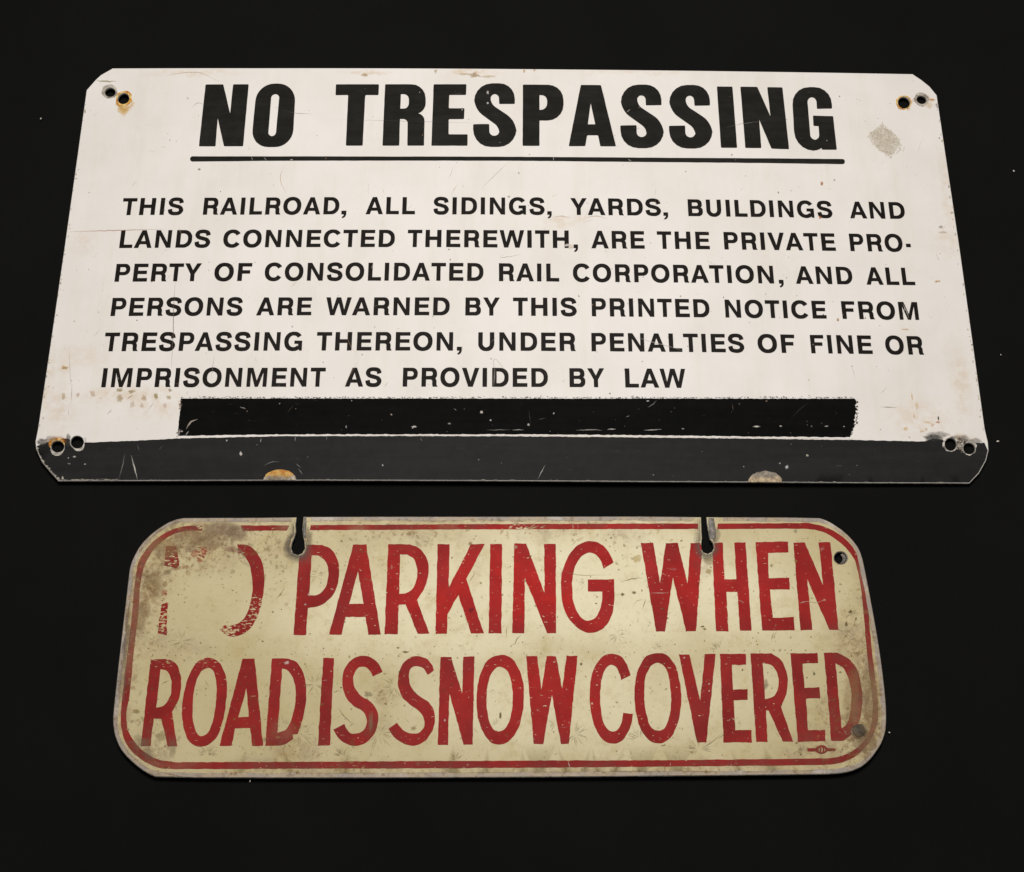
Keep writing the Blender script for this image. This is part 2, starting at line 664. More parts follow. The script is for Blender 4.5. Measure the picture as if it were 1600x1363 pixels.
GL = {
    'T': (.80, [([(0, 1), (.8, 1), (.8, .8), (.514, .8), (.514, 0), (.286, 0), (.286, .8), (0, .8)], [])], .03, .03),
    'H': (.88, [([(0, 0), (0, 1), (SV, 1), (SV, .61), (.88 - SV, .61), (.88 - SV, 1), (.88, 1), (.88, 0), (.88 - SV, 0), (.88 - SV, .41), (SV, .41), (SV, 0)], [])], .115, .115),
    'I': (SV, [(rect(0, 0, SV, 1), [])], .115, .115),
    'E': (.78, [([(0, 0), (0, 1), (.77, 1), (.77, .802), (SV, .802), (SV, .61), (.73, .61), (.73, .415), (SV, .415), (SV, .198), (.78, .198), (.78, 0)], [])], .115, .055),
    'F': (.73, [([(0, 0), (0, 1), (.73, 1), (.73, .802), (SV, .802), (SV, .6), (.65, .6), (.65, .405), (SV, .405), (SV, 0)], [])], .115, .045),
    'L': (.72, [([(0, 0), (0, 1), (SV, 1), (SV, .198), (.72, .198), (.72, 0)], [])], .115, .03),
    'N': (.87, [([(0, 0), (0, 1), (.24, 1), (.655, .33), (.655, 1), (.87, 1), (.87, 0), (.635, 0), (.215, .68), (.215, 0)], [])], .115, .115),
    'M': (1.07, [([(0, 0), (0, 1), (.31, 1), (.535, .33), (.76, 1), (1.07, 1), (1.07, 0), (.86, 0), (.86, .74), (.625, 0), (.445, 0), (.21, .74), (.21, 0)], [])], .115, .115),
    'A': (.98, [([(0, 0), (.37, 1), (.61, 1), (.98, 0), (.735, 0), (.66, .205), (.315, .205), (.245, 0)], [[(.375, .385), (.605, .385), (.49, .735)]])], .02, .02),
    'Y': (.92, [([(0, 1), (.26, 1), (.46, .62), (.66, 1), (.92, 1), (.574, .4), (.574, 0), (.346, 0), (.346, .4)], [])], .02, .02),
    'V': (.93, [([(0, 1), (.25, 1), (.467, .29), (.685, 1), (.93, 1), (.59, 0), (.345, 0)], [])], .02, .02),
    'W': (1.36, [([(0, 1), (.235, 1), (.375, .32), (.56, 1), (.80, 1), (.985, .32), (1.125, 1), (1.36, 1), (1.105, 0), (.875, 0), (.68, .68), (.485, 0), (.255, 0)], [])], .02, .02),
    'O': (1.02, [(sup(.51, .5, .51, .525, 2.2), [sup(.51, .5, .51 - SV, .525 - SH, 2.1)])], .06, .06),
    'C': (.95, [(arc_band(1.0, 33, 327), [])], .06, .05),
    'G': (.97, [(arc_band(1.0, 36, 318), []), ([(.545, .54), (.97, .54), (.97, 0), (.825, 0), (.80, .10), (.70, .12), (.755, .22), (.745, .365), (.545, .365)], [])], .06, .1),
    'D': (.88, [(rp([(0, 0), (0, 1), (.88, 1, .44), (.88, 0, .44)]), [rp([(SV, .195), (SV, .805), (.65, .805, .27), (.65, .195, .27)])])], .115, .06),
    'P': (.79, [(rp([(0, 0), (0, 1), (.79, 1, .3), (.79, .36, .3), (SV, .36), (SV, 0)]), [rp([(SV, .55), (SV, .81), (.565, .81, .12), (.565, .55, .12)])])], .115, .05),
    'R': (.85, [(rp([(0, .375), (0, 1), (.82, 1, .28), (.82, .375, .26)]), [rp([(SV, .57), (SV, .808), (.59, .808, .11), (.59, .57, .11)])]), (rect(0, 0, SV, .5), []),
                (rp([(.42, .42), (.66, .5), (.80, .38, .1), (.80, .1, .05), (.86, .02), (.86, 0), (.605, 0), (.57, .1, .05), (.57, .375, .1), (.42, .375)]), [])], .115, .05),
    'B': (.85, [(rp([(0, .46), (0, 1), (.81, 1, .25), (.81, .46, .22)]), [rp([(SV, .605), (SV, .81), (.575, .81, .1), (.575, .605, .1)])]),
                (rp([(0, 0), (0, .56), (.85, .56, .24), (.85, 0, .27)]), [rp([(SV, .19), (SV, .43), (.61, .43, .12), (.61, .19, .12)])])], .115, .05),
    'S': (.86, [(sstroke(), [])], .055, .055),
    'U': (.86, [(rp([(0, 1), (0, -.025, .4), (.86, -.025, .4), (.86, 1), (.86 - SV, 1), (.86 - SV, .18, .2), (SV, .18, .2), (SV, 1)]), [])], .115, .115),
    ',': (.25, [([(0, .21), (.23, .21), (.23, -.02), (.18, -.15), (.06, -.23), (.02, -.16), (.10, -.08), (.115, 0), (0, 0)], [])], .08, .05),
    '-': (.26, [(rect(0, .26, .26, .46), [])], .05, .05),
}

LINES = [
    ([(193, 336.5), (420, 335.6), (600, 335.1), (800, 335.6), (920, 336.3), (1100, 338.3), (1370, 342.0)],
     [(193, 310), (420, 308.8), (600, 308.2), (800, 309.0), (920, 310), (1100, 312), (1370, 315.8)],
     [('THIS', 193, 287), ('RAILROAD', 316.8, 531), (',', 534, 542.5), ('ALL', 571, 648.3), ('SIDINGS', 677.5, 851), (',', 855, 862.5), ('YARDS', 891, 1032.5), (',', 1036, 1044),
      ('BUILDINGS', 1074, 1300), ('AND', 1328.5, 1415)]),
    ([(190, 388), (450, 386.5), (700, 386.5), (930, 388.4), (1120, 390), (1370, 393.3)], [(190, 360.2), (450, 359.5), (700, 359.5), (950, 361), (1150, 363), (1370, 366)],
     [('LANDS', 186, 329), ('CONNECTED', 349, 617.5), ('THEREWITH', 637.5, 889), (',', 896, 903.5), ('ARE', 924, 1007.5), ('THE', 1026, 1109.5), ('PRIVATE', 1130, 1306.5), ('PRO', 1326, 1410), ('-', 1415, 1422.5)]),
    ([(190, 440.5), (450, 439), (700, 439), (950, 441), (1180, 443), (1400, 445.7)], [(200, 412.5), (450, 411), (700, 411), (950, 413), (1180, 415.3), (1400, 418.5)],
     [('PERTY', 178.7, 315.8), ('OF', 335, 394.6), ('CONSOLIDATED', 413.7, 755.5), ('RAIL', 779.5, 874), ('CORPORATION', 895, 1209.7), (',', 1216, 1224), ('AND', 1243.8, 1333), ('ALL', 1354, 1430.5)]),
    ([(180, 494.2), (440, 493), (700, 493), (860, 494), (1050, 495.7), (1200, 497.2), (1430, 500.2)], [(180, 465.7), (440, 465), (700, 465), (860, 465.5), (1050, 467.2), (1200, 469.5), (1430, 472.3)],
     [('PERSONS', 172.5, 379.3), ('ARE', 400, 488), ('WARNED', 510, 703), ('BY', 727, 781), ('THIS', 801.5, 901), ('PRINTED', 924, 1109.3), ('NOTICE', 1131.8, 1292), ('FROM', 1313.7, 1436.3)]),
    ([(170, 549.2), (400, 548.3), (600, 548), (800, 548.4), (1000, 549.7), (1200, 551.5), (1430, 554.5)], [(170, 520), (400, 519.3), (600, 519.1), (800, 519.6), (1000, 521), (1200, 522.7), (1430, 525.5)],
     [('TRESPASSING', 165, 472.5), ('THEREON', 495.7, 708.3), (',', 714, 722.5), ('UNDER', 747, 899.6), ('PENALTIES', 923.7, 1162.5), ('OF', 1183.7, 1240.7), ('FINE', 1265, 1364), ('OR', 1383, 1444)]),
    ([(160, 605.5), (400, 604.7), (600, 604.4), (800, 604.8), (980, 605.7), (1070, 606.4)], [(160, 575.6), (400, 575), (600, 574.8), (800, 575.2), (980, 576), (1070, 576.6)],
     [('IMPRISONMENT', 158, 509.3), ('AS', 538.7, 596.3), ('PROVIDED', 629, 856.2), ('BY', 889.5, 944), ('LAW', 976, 1070.5)]),
]


def yref(ch, side, x, yb, yt):
    if ch in 'TYVW':
        return yt
    if ch == 'A' or (ch == 'L' and side == 'r'):
        return yb
    if ch in 'OCSG,-':
        return (yb + yt) / 2
    left_half = x < 780
    if side == 'l':
        return yb if left_half else yt
    if ch in 'PF':
        return yt
    if ch == 'R':
        return yb
    return yt if left_half else yb


def set_line(base, top, words):
    bp, tp = np.array(base), np.array(top)
    B, T = np.array(TA.PL(base)), np.array(TA.PL(top))
    comps = []
    for w, xl, xr in words:
        yl = yref(w[0], 'l', xl, np.interp(xl, bp[:, 0], bp[:, 1]), np.interp(xl, tp[:, 0], tp[:, 1]))
        yr = yref(w[-1], 'r', xr, np.interp(xr, bp[:, 0], bp[:, 1]), np.interp(xr, tp[:, 0], tp[:, 1]))
        X0, X1 = PA(xl, yl)[0], PA(xr, yr)[0]
        pos, x, prev = [], 0.0, None
        for ch in w:
            g = GL[ch]
            if prev:
                k = .035
                if prev + ch in ('AT', 'TA', 'AV', 'VA', 'AW', 'WA', 'AY', 'YA', 'TY', 'LT', 'PA', 'RT', 'RY'):
                    k -= .03
                x += GL[prev][3] + g[2] + k
            pos.append(x)
            x += g[0]
            prev = ch
        sc = (X1 - X0) / x
        for ch, p in zip(w, pos):
            for o, hs in GL[ch][1]:
                def mp(c):
                    r = []
                    for gx_, gy_ in c:
                        X = X0 + (p + gx_) * sc
                        yb, yt = np.interp(X, B[:, 0], B[:, 1]), np.interp(X, T[:, 0], T[:, 1])
                        r.append((X, yb + gy_ * (yt - yb)))
                    return r
                comps.append((mp(o), [mp(h) for h in hs]))
    return comps


# --- materials of sign one
def rel(surf, root, lst, scale):
    o = []
    for u, v, ru, rv, s in lst:
        p = surf.P(u, v)
        o.append((p[0] - root[0], p[1] - root[1], ru * scale, rv * scale * 1.08, s))
    return o


PXA = 1.0 / 2330
PXB = 1.0 / 2600


def mat_white():
    n = NT('white_enamel')
    base = n.mix(n.ramp(n.noise(14, 6, 0.65), 0.3, 0.7), (0.730, 0.688, 0.640, 1), (0.788, 0.750, 0.712, 1))
    st = n.ramp(n.noise(70, 5, 0.7, stretch=(1, 0.12, 1)), 0.42, 0.72)
    base = n.mix(n.math('MULTIPLY', st, 0.16), base, lin(206, 192, 170))
    fine = n.ramp(n.noise(420, 4, 0.75), 0.60, 0.82)
    base = n.mix(n.math('MULTIPLY', fine, 0.22), base, lin(170, 155, 135))
    # yellowing and grime that has gathered along the edges and round the holes
    wv = n.warp(60, 0.012)
    d = n.blobs(wv, rel(TA, RA, [(740, 114, 60, 10, .6), (570, 114, 60, 8, .45), (200, 617, 110, 24, .4), (240, 640, 60, 30, .3), (95, 640, 36, 60, .3), (1440, 655, 70, 46, .3), (130, 560, 60, 30, .2), (300, 115, 120, 9, .3), (1000, 112, 160, 8, .25), (1500, 600, 24, 90, .3), (1480, 300, 16, 90, .3), (880, 345, 50, 12, .3), (130, 380, 40, 30, .22), (1480, 380, 34, 40, .25), (195, 168, 16, 20, .5),
                                 (1450, 158, 16, 12, .5), (1440, 650, 60, 40, .18), (75, 600, 14, 90, .3), (1415, 162, 16, 15, .4), (890, 343, 45, 9, .25), (105, 575, 20, 12, .4), (1495, 690, 46, 14, .55)], PXA))
    dn = n.math('MULTIPLY', d, n.ramp(n.noise(170, 5, 0.7), 0.34, 0.66))
    base = n.mix(dn, base, lin(196, 162, 108))
    spk = n.n('TexVoronoi')
    spk.inputs['Scale'].default_value = 330
    n.l(n.tc, spk.inputs['Vector'])
    sp = n.math('MULTIPLY', n.ramp(spk.outputs['Distance'], 0.13, 0.05), n.ramp(n.noise(26, 3), 0.56, 0.72))
    base = n.mix(n.math('MULTIPLY', sp, 0.5), base, lin(120, 105, 90))
    n.bump(n.noise(600, 3), 0.08, 0.0004)
    return n.out(base, n.ramp(n.noise(40, 4), 0.3, 0.7, 0.45, 0.6), 0.3)


def mat_ink(name, c, c2, chip, rough=0.5, spec=0.4, thr=0.785):
    """printed black with pinholes and thin rubbed places showing the enamel"""
    n = NT(name)
    base = n.mix(n.ramp(n.math('ADD', n.math('MULTIPLY', n.noise(120, 5, 0.7), 0.5), n.math('MULTIPLY', n.noise(160, 4, 0.6, stretch=(0.06, 1, 1)), 0.5)), 0.36, 0.66), c, c2)
    a = n.ramp(n.noise(800, 3, 0.6), thr, thr + 0.05)
    a = n.math('MULTIPLY', a, n.ramp(n.noise(40, 3), 0.45, 0.6))
    s = n.ramp(n.noise(90, 4, 0.6, stretch=(1, 9, 1, 0.6)), 0.70, 0.76)
    base = n.mix(n.math('MULTIPLY', s, 0.10), base, chip)
    base = n.mix(n.math('MULTIPLY', a, 0.75), base, chip)
    n.bump(n.noise(700, 3), 0.06, 0.0004)
    return n.out(base, rough, spec)


M_WHITE = mat_white()
M_INK = mat_ink('black_ink', (0.0085, 0.0066, 0.0052, 1), (0.0125, 0.0098, 0.0080, 1), lin(200, 190, 180), 0.55, 0.08)
M_HEAD = mat_ink('heading_black_ink', (0.0100, 0.0092, 0.0076, 1), (0.0175, 0.0160, 0.0135, 1), lin(190, 180, 170), 0.55, 0.09)
M_BAR = mat_ink('blackout_paint', (0.0028, 0.0027, 0.0026, 1), (0.0048, 0.0046, 0.0045, 1), lin(200, 190, 180), 0.65, 0.03, 0.78)
M_BAND = mat_ink('satin_charcoal_paint', (0.0150, 0.0150, 0.0148, 1), (0.0205, 0.0203, 0.0200, 1), lin(180, 175, 168), 0.55, 0.05, 0.77)

film('heading_word', headA[:2], TA, 0.00012, M_HEAD, signA, RA, 'heavy condensed black heading word NO', step=0.004, amp=0.00012)
film('heading_word', headA[2:], TA, 0.00012, M_HEAD, signA, RA, 'heavy condensed black heading word TRESPASSING', step=0.004, amp=0.00012)
film('heading_underline', ulA, TA, 0.00012, M_HEAD, signA, RA, amp=0.00012)
for ln in LINES:
    txt = ''.join((w if w in ',-' else ' ' + w) for w, _, _ in ln[2]).strip()
    film('text_line', set_line(*ln), TA, 0.00012, M_INK, signA, RA, 'bold black line reading ' + txt, step=0.004, amp=0.00010)

rnd = random.Random(5)


def ragged(a, b, n, amp):
    """points from a to b wandering sideways by amp px"""
    A, B = np.array(a, float), np.array(b, float)
    d = (B - A) / np.linalg.norm(B - A)
    nn = np.array([-d[1], d[0]])
    return [tuple(A + (B - A) * i / n + nn * rnd.uniform(-amp, amp)) for i in range(n)]


barA = ragged((282.5, 622.8), (800, 623.0), 150, .35) + ragged((800, 623), (1336.5, 623.2), 150, .4) + ragged((1336.5, 623.2), (1338, 640), 8, 1.6) + ragged((1338, 640), (1334, 668), 12, 2.2) + \
    ragged((1334, 668), (1327.5, 683.6), 7, 1.4) + ragged((1327.5, 683.6), (1200, 682.6), 30, .5) + ragged((1200, 682.6), (1000, 680.2), 40, .5) + ragged((1000, 680.2), (800, 678.8), 40, .5) + \
    ragged((800, 678.8), (440, 678.9), 80, .5) + ragged((440, 678.9), (278, 681.2), 40, .5) + ragged((278, 681.2), (282.5, 622.8), 16, .7)
film('blackout_bar', [(TA.PL(barA), [])], TA, 0.00012, M_BAR, signA, RA, 'black painted out bar under the text')

band_top = [(57.5, 697), (68, 693.5), (80, 689), (97, 685.5), (108, 686.5), (112, 689.5), (132, 692), (215, 688.7), (280, 685.3), (440, 681.8), (620, 681.5), (800, 681.9), (1000, 683.7), (1200, 686), (1330, 687.7), (1445, 690.2),
            (1452, 687.5), (1460, 685.5), (1472, 687), (1478, 692), (1494, 690), (1503, 690), (1512, 689), (1524, 692.2), (1533, 692.8), (1543, 691.5)]
bt = []
for a, b in zip(band_top[:-1], band_top[1:]):
    bt += ragged(a, b, max(2, int((b[0] - a[0]) / 4)), .35)
bandA = bt + [(1543.4, 704), (1539.6, 719.5), (1528.8, 739), (1514.4, 754.4), (1350, 753.9), (1190, 752.9), (1000, 751.9), (800, 750.7), (500, 749.8), (300, 750.3), (91.8, 750.8), (78.6, 736.4), (66.4, 721.6), (57.6, 701.5)]
h_band = [TA.PL([(p[0], p[1]) for p in ell(cx, cy, r1 + 1.2, r2 + 1.2, rt)]) for cx, cy, r1, r2, rt in
          [(90, 698, 10, 8.8, 0), (120.5, 691, 10, 9.6, 0), (1485.5, 694.5, 9, 9.8, 0), (1514.5, 701, 9, 8.7, 20)]]
def mesh_grid(poly, holes, step):
    P = np.array(poly)
    g = [(x, y) for x in np.arange(P[:, 0].min(), P[:, 0].max(), step) for y in np.arange(P[:, 1].min(), P[:, 1].max(), step)]
    X, Y = np.array([q[0] for q in g]), np.array([q[1] for q in g])
    ok = inside(offset(poly, -0.0015), X, Y)
    for h in holes:
        ok &= ~inside(offset(h, 0.0015), X, Y)
    return [g[i] for i in np.nonzero(ok)[0]]


bandP = TA.PL(bandA)
film('bottom_band', [(bandP, h_band)], TA, 0.00012, M_BAND, signA, RA, 'charcoal painted band along the bottom edge', extra=mesh_grid(bandP, h_band, 0.008))


def mat_rim(name, lst):
    """worn ring round a hole: list of (colour, noise threshold)"""
    n = NT(name)
    c = lst[0]
    for k, x in enumerate(lst[1:]):
        c = n.mix(n.ramp(n.noise(170 + 90 * k, 4, 0.7), 0.42, 0.6), c, x)
    n.bump(n.noise(900, 4), 0.5, 0.0004)
    return n.out(c, 0.75, 0.3)


M_RIM_GREY = mat_rim('worn_grey_rim', [lin(168, 158, 146), lin(120, 112, 103), lin(196, 186, 172)])
M_RIM_RUST = mat_rim('rusty_rim', [lin(206, 152, 62), lin(164, 92, 30), lin(222, 190, 120)])
M_RIM_CHIP = mat_rim('chipped_rim', [lin(176, 170, 160), lin(70, 66, 62), lin(206, 198, 186)])


def ring(name, surf, parent, root, c_in, c_out, mat, label=None, gap=0.00016, rag=0.10, seed=1, cover=None):
    R = random.Random(seed)
    n = 36
    oi, oo = ell(*c_in, n=n), ell(*c_out, n=n)
    k1 = [1 + rag * R.uniform(-1, 1) for _ in range(n)]
    k1 = [(k1[i - 1] + k1[i] + k1[(i + 1) % n]) / 3 for i in range(n)]
    oo = [(c_out[0] + (x - c_out[0]) * k, c_out[1] + (y - c_out[1]) * k) for (x, y), k in zip(oo, k1)]
    if cover:
        a0, a1 = cover
        idx = [i for i in range(n) if a0 <= i * 360 / n <= a1]
        oi2, oo2 = [oi[i] for i in idx], [oo[i] for i in idx]
        m = len(idx)
        oo2 = [(x2 + (x1 - x2) * min(1, .25 + 3 * min(i, m - 1 - i) / m), y2 + (y1 - y2) * min(1, .25 + 3 * min(i, m - 1 - i) / m)) for i, ((x1, y1), (x2, y2)) in enumerate(zip(oo2, oi2))]
        comps = [(surf.PL(oo2 + oi2[::-1]), [])]
    else:
        comps = [(surf.PL(oo), [surf.PL(oi)])]
    return film(name, comps, surf, gap, mat, parent, root, label, step=0.002)


ring('hole_rim', TA, signA, RA, (172, 144.3, 8.9, 7.5, 0), (171.3, 143.2, 12.6, 11.2, 0), M_RIM_GREY, seed=1)
ring('hole_rim', TA, signA, RA, (193, 154.3, 9.5, 8.7, -25), (193.4, 154.6, 13.5, 12.0, -35), M_RIM_RUST, 'rust stained hole rim', seed=2)
ring('hole_rim', TA, signA, RA, (1412.5, 160.6, 9.9, 9.3, 20), (1412, 160.8, 12.0, 11.2, 20), M_RIM_RUST, 'rust stained hole rim', seed=3)
ring('hole_rim', TA, signA, RA, (1440, 156, 8.1, 7.0, 15), (1440, 155.8, 12.0, 10.6, 15), M_RIM_GREY, seed=4)
ring('hole_rim', TA, signA, RA, (90, 698, 10.7, 9.5, 0), (88.6, 697.6, 14.6, 13.6, 0), M_RIM_RUST, 'rust on the hole rim, grey below', seed=5, cover=(170, 352))
ring('hole_rim', TA, signA, RA, (90, 698, 10.7, 9.5, 0), (88.8, 700, 13.6, 12.2, 0), M_RIM_CHIP, seed=12, cover=(10, 168))
ring('hole_rim', TA, signA, RA, (120.5, 691, 10.7, 10.3, 0), (122, 693, 12.6, 12.2, 0), M_RIM_CHIP, seed=6, cover=(5, 135))
ring('hole_rim', TA, signA, RA, (1485.5, 694.5, 9.7, 10.5, 0), (1485.3, 694.8, 12.0, 12.6, 0), M_RIM_CHIP, seed=7, rag=.2)
ring('hole_rim', TA, signA, RA, (1514.5, 701, 9.7, 9.4, 20), (1514.3, 700.4, 11.6, 11.4, 20), M_RIM_CHIP, seed=8, rag=.25)


def washer(cx, yb, r, h, mat, label, seed):
    R = random.Random(seed)
    pts = [(cx + r * (1 + R.uniform(-.03, .03)) * math.cos(t), yb - h * (1 + R.uniform(-.04, .04)) * math.sin(t)) for t in [math.pi * i / 24 for i in range(25)]]
    return film('washer_mark', [(TA.PL(pts), [])], TA, 0.00017, mat, signA, RA, label, step=0.003)


def mat_washer(name, c1, c2, c3, c4, yc):
    """rusty upper rim, scoured grey metal along the plate's edge"""
    n = NT(name)
    sx = n.n('SeparateXYZ')
    n.l(n.tc, sx.inputs[0])
    y = n.math('ADD', sx.outputs['Y'], n.math('MULTIPLY', n.noise(180, 4), 0.006))
    g = n.ramp(y, yc - 0.0012, yc + 0.0016)
    c = n.mix(n.ramp(n.noise(330, 5, 0.7), 0.4, 0.6), c1, c2)
    c = n.mix(g, c, n.mix(n.ramp(n.noise(260, 4, 0.7), 0.4, 0.62), c3, c4))
    n.bump(n.noise(700, 4), 0.6, 0.0005)
    return n.out(c, 0.7, 0.3)


yw = PA(437, 745)[1] - RA[1]
washer(437.5, 750.4, 25.2, 16.6, mat_washer('rusty_washer_mark', lin(188, 178, 162), lin(140, 126, 108), lin(178, 118, 48), lin(206, 164, 92), yw + 0.0030), 'half round washer mark, orange with rust', 1)
washer(1195.8, 753.6, 26.2, 17.4, mat_washer('grey_washer_mark', lin(206, 184, 150), lin(150, 132, 108), lin(112, 103, 92), lin(150, 140, 126), yw + 0.0026), 'half round washer mark, bare grey metal', 2)

# --- wear of sign one
wa = Wear(TA)
BR, TN, OL, OR_, GY, WH = (150, 112, 84), (196, 164, 134), (140, 124, 66), (196, 128, 40), (140, 130, 120), (222, 214, 204)
for p, w, c, a in [
    ([(103, 362.5), (160, 361), (215, 359.5), (258, 358.5)], 1.5, (172, 120, 96), .7), ([(258, 119), (285, 114.5), (310, 113.5), (342, 128)], 1.3, TN, .7), ([(150, 126), (160, 127.3), (182, 127.4)], 2.6, OL, .8),
    ([(274, 440), (272, 470), (271, 492), (271, 520), (269, 548), (268, 575)], 1.6, (120, 100, 84), .65), ([(797, 252), (772, 275), (750, 297)], 1.0, GY, .45), ([(442, 260), (438, 280), (447, 302)], 1.2, TN, .7),
    ([(716, 287), (704, 305)], 1.1, TN, .6), ([(175, 360 + 280), (167, 648)], 1.4, BR, .8), ([(208, 617), (199, 624)], 1.6, (120, 104, 60), .8), ([(1375, 636), (1390, 636.8), (1402, 637)], 1.5, (120, 104, 90), .7),
    ([(1451, 155.6), (1456, 156.2), (1461.5, 156.4)], 4.6, OR_, .9), ([(920, 327), (916, 335), (910, 347)], 1.6, (235, 228, 220), .9), ([(865, 341), (876, 338), (893, 341)], 2.0, TN, .6), ([(912, 341), (930, 338), (950, 342)], 1.6, TN, .6),
    ([(300, 168), (309, 161), (318, 163)], 1.1, GY, .7), ([(1331, 574), (1336, 590)], 1.0, GY, .5), ([(600, 605), (607, 597)], 1.2, BR, .6), ([(530, 613), (545, 590), (562, 560)], 1.0, TN, .45), ([(560, 560), (545, 535), (540, 505)], 1.0, TN, .4),
    ([(330, 595), (333, 570), (335, 556)], 1.2, GY, .5), ([(108, 540), (110, 590), (113, 620)], 1.2, GY, .35), ([(113, 600), (111, 630)], 1.2, GY, .5), ([(107, 650), (107, 640)], 1.0, GY, .6), ([(800, 595), (772, 560), (774, 600)], 1.2, GY, .35),
    ([(990, 526), (1020, 535), (1047, 542), (1067, 549)], 1.2, (190, 182, 172), .8), ([(1410, 475), (1418, 490), (1420, 498)], 1.4, WH, .8), ([(1416, 472), (1410, 496)], 1.2, WH, .7), ([(773, 572), (772.5, 588), (771, 606)], 2.6, (170, 160, 150), .6),
    ([(1135, 199), (1160, 194), (1196, 189)], 1.2, (140, 132, 126), .5), ([(440, 172), (460, 177), (490, 178)], 1.0, (100, 95, 90), .5), ([(520, 187), (640, 190), (760, 193)], 0.9, (80, 76, 72), .35), ([(985, 171), (979, 176)], 1.3, WH, .8), ([(393, 244.5), (395, 252)], 1.2, WH, .7),
    ([(412, 246), (417, 252)], 1.2, WH, .6), ([(864.5, 245), (865, 252)], 1.3, WH, .8), ([(981, 249), (987, 252.5)], 1.4, WH, .7), ([(453, 250), (458, 249.6)], 2.2, WH, .9), ([(580, 420), (583, 414)], 1.3, WH, .8), ([(790, 396), (780, 402), (815, 398)], 1.1, (170, 160, 150), .6),
    ([(205, 712), (210, 730), (215, 749.5)], 2.4, (205, 200, 190), .95), ([(195.5, 709), (191, 730), (186, 749)], 1.4, (150, 146, 140), .8), ([(214, 694), (218, 706)], 1.3, (120, 118, 114), .7), ([(309, 655.5), (299, 659), (291, 671)], 2.6, (200, 184, 172), .9),
    ([(295, 674), (290, 681)], 2.2, (200, 190, 180), .8), ([(375, 636), (384, 639.5)], 1.7, (190, 184, 176), .9), ([(462, 724.5), (470, 731)], 1.4, (170, 166, 160), .8), ([(466, 732), (473, 742.5)], 1.3, (160, 156, 150), .8), ([(412, 728), (425, 722), (437, 722)], 1.4, (150, 146, 140), .7),
    ([(852, 727), (846, 738), (840, 749)], 1.4, (200, 196, 188), .85), ([(1026, 626), (1020, 632), (1012, 637)], 1.4, (170, 166, 160), .7), ([(978, 652), (984, 650)], 1.6, (150, 146, 140), .8), ([(256, 695), (247, 705)], 1.2, (110, 108, 104), .6), ([(826, 640), (828, 655), (830, 664)], 1.4, (70, 68, 66), .6),
    ([(900, 672.6), (920, 672.0), (941, 672.6)], 1.5, (190, 184, 176), .8), ([(949, 671.5), (962, 670.8)], 2.2, (205, 198, 190), .9), ([(1006, 672.8), (1034, 671.5)], 1.7, (205, 198, 190), .85), ([(800, 672.3), (819, 672)], 1.6, (190, 184, 176), .8), ([(760, 672.4), (798, 672)], 1.2, (170, 164, 156), .6),
    ([(1176, 667.3), (1188, 666.8)], 2.6, (205, 198, 190), .9), ([(1235, 655), (1250, 640), (1265, 628)], 1.2, (60, 58, 56), .7), ([(407, 692), (408.5, 685)], 2.0, (200, 196, 188), .7), ([(461, 690), (462, 682)], 1.6, (190, 186, 180), .7), ([(510, 688), (511, 683)], 1.3, (170, 166, 160), .7), ([(657, 684), (660, 690)], 1.4, (150, 146, 140), .8),
]:
    wa.stroke(p, w, c, a)
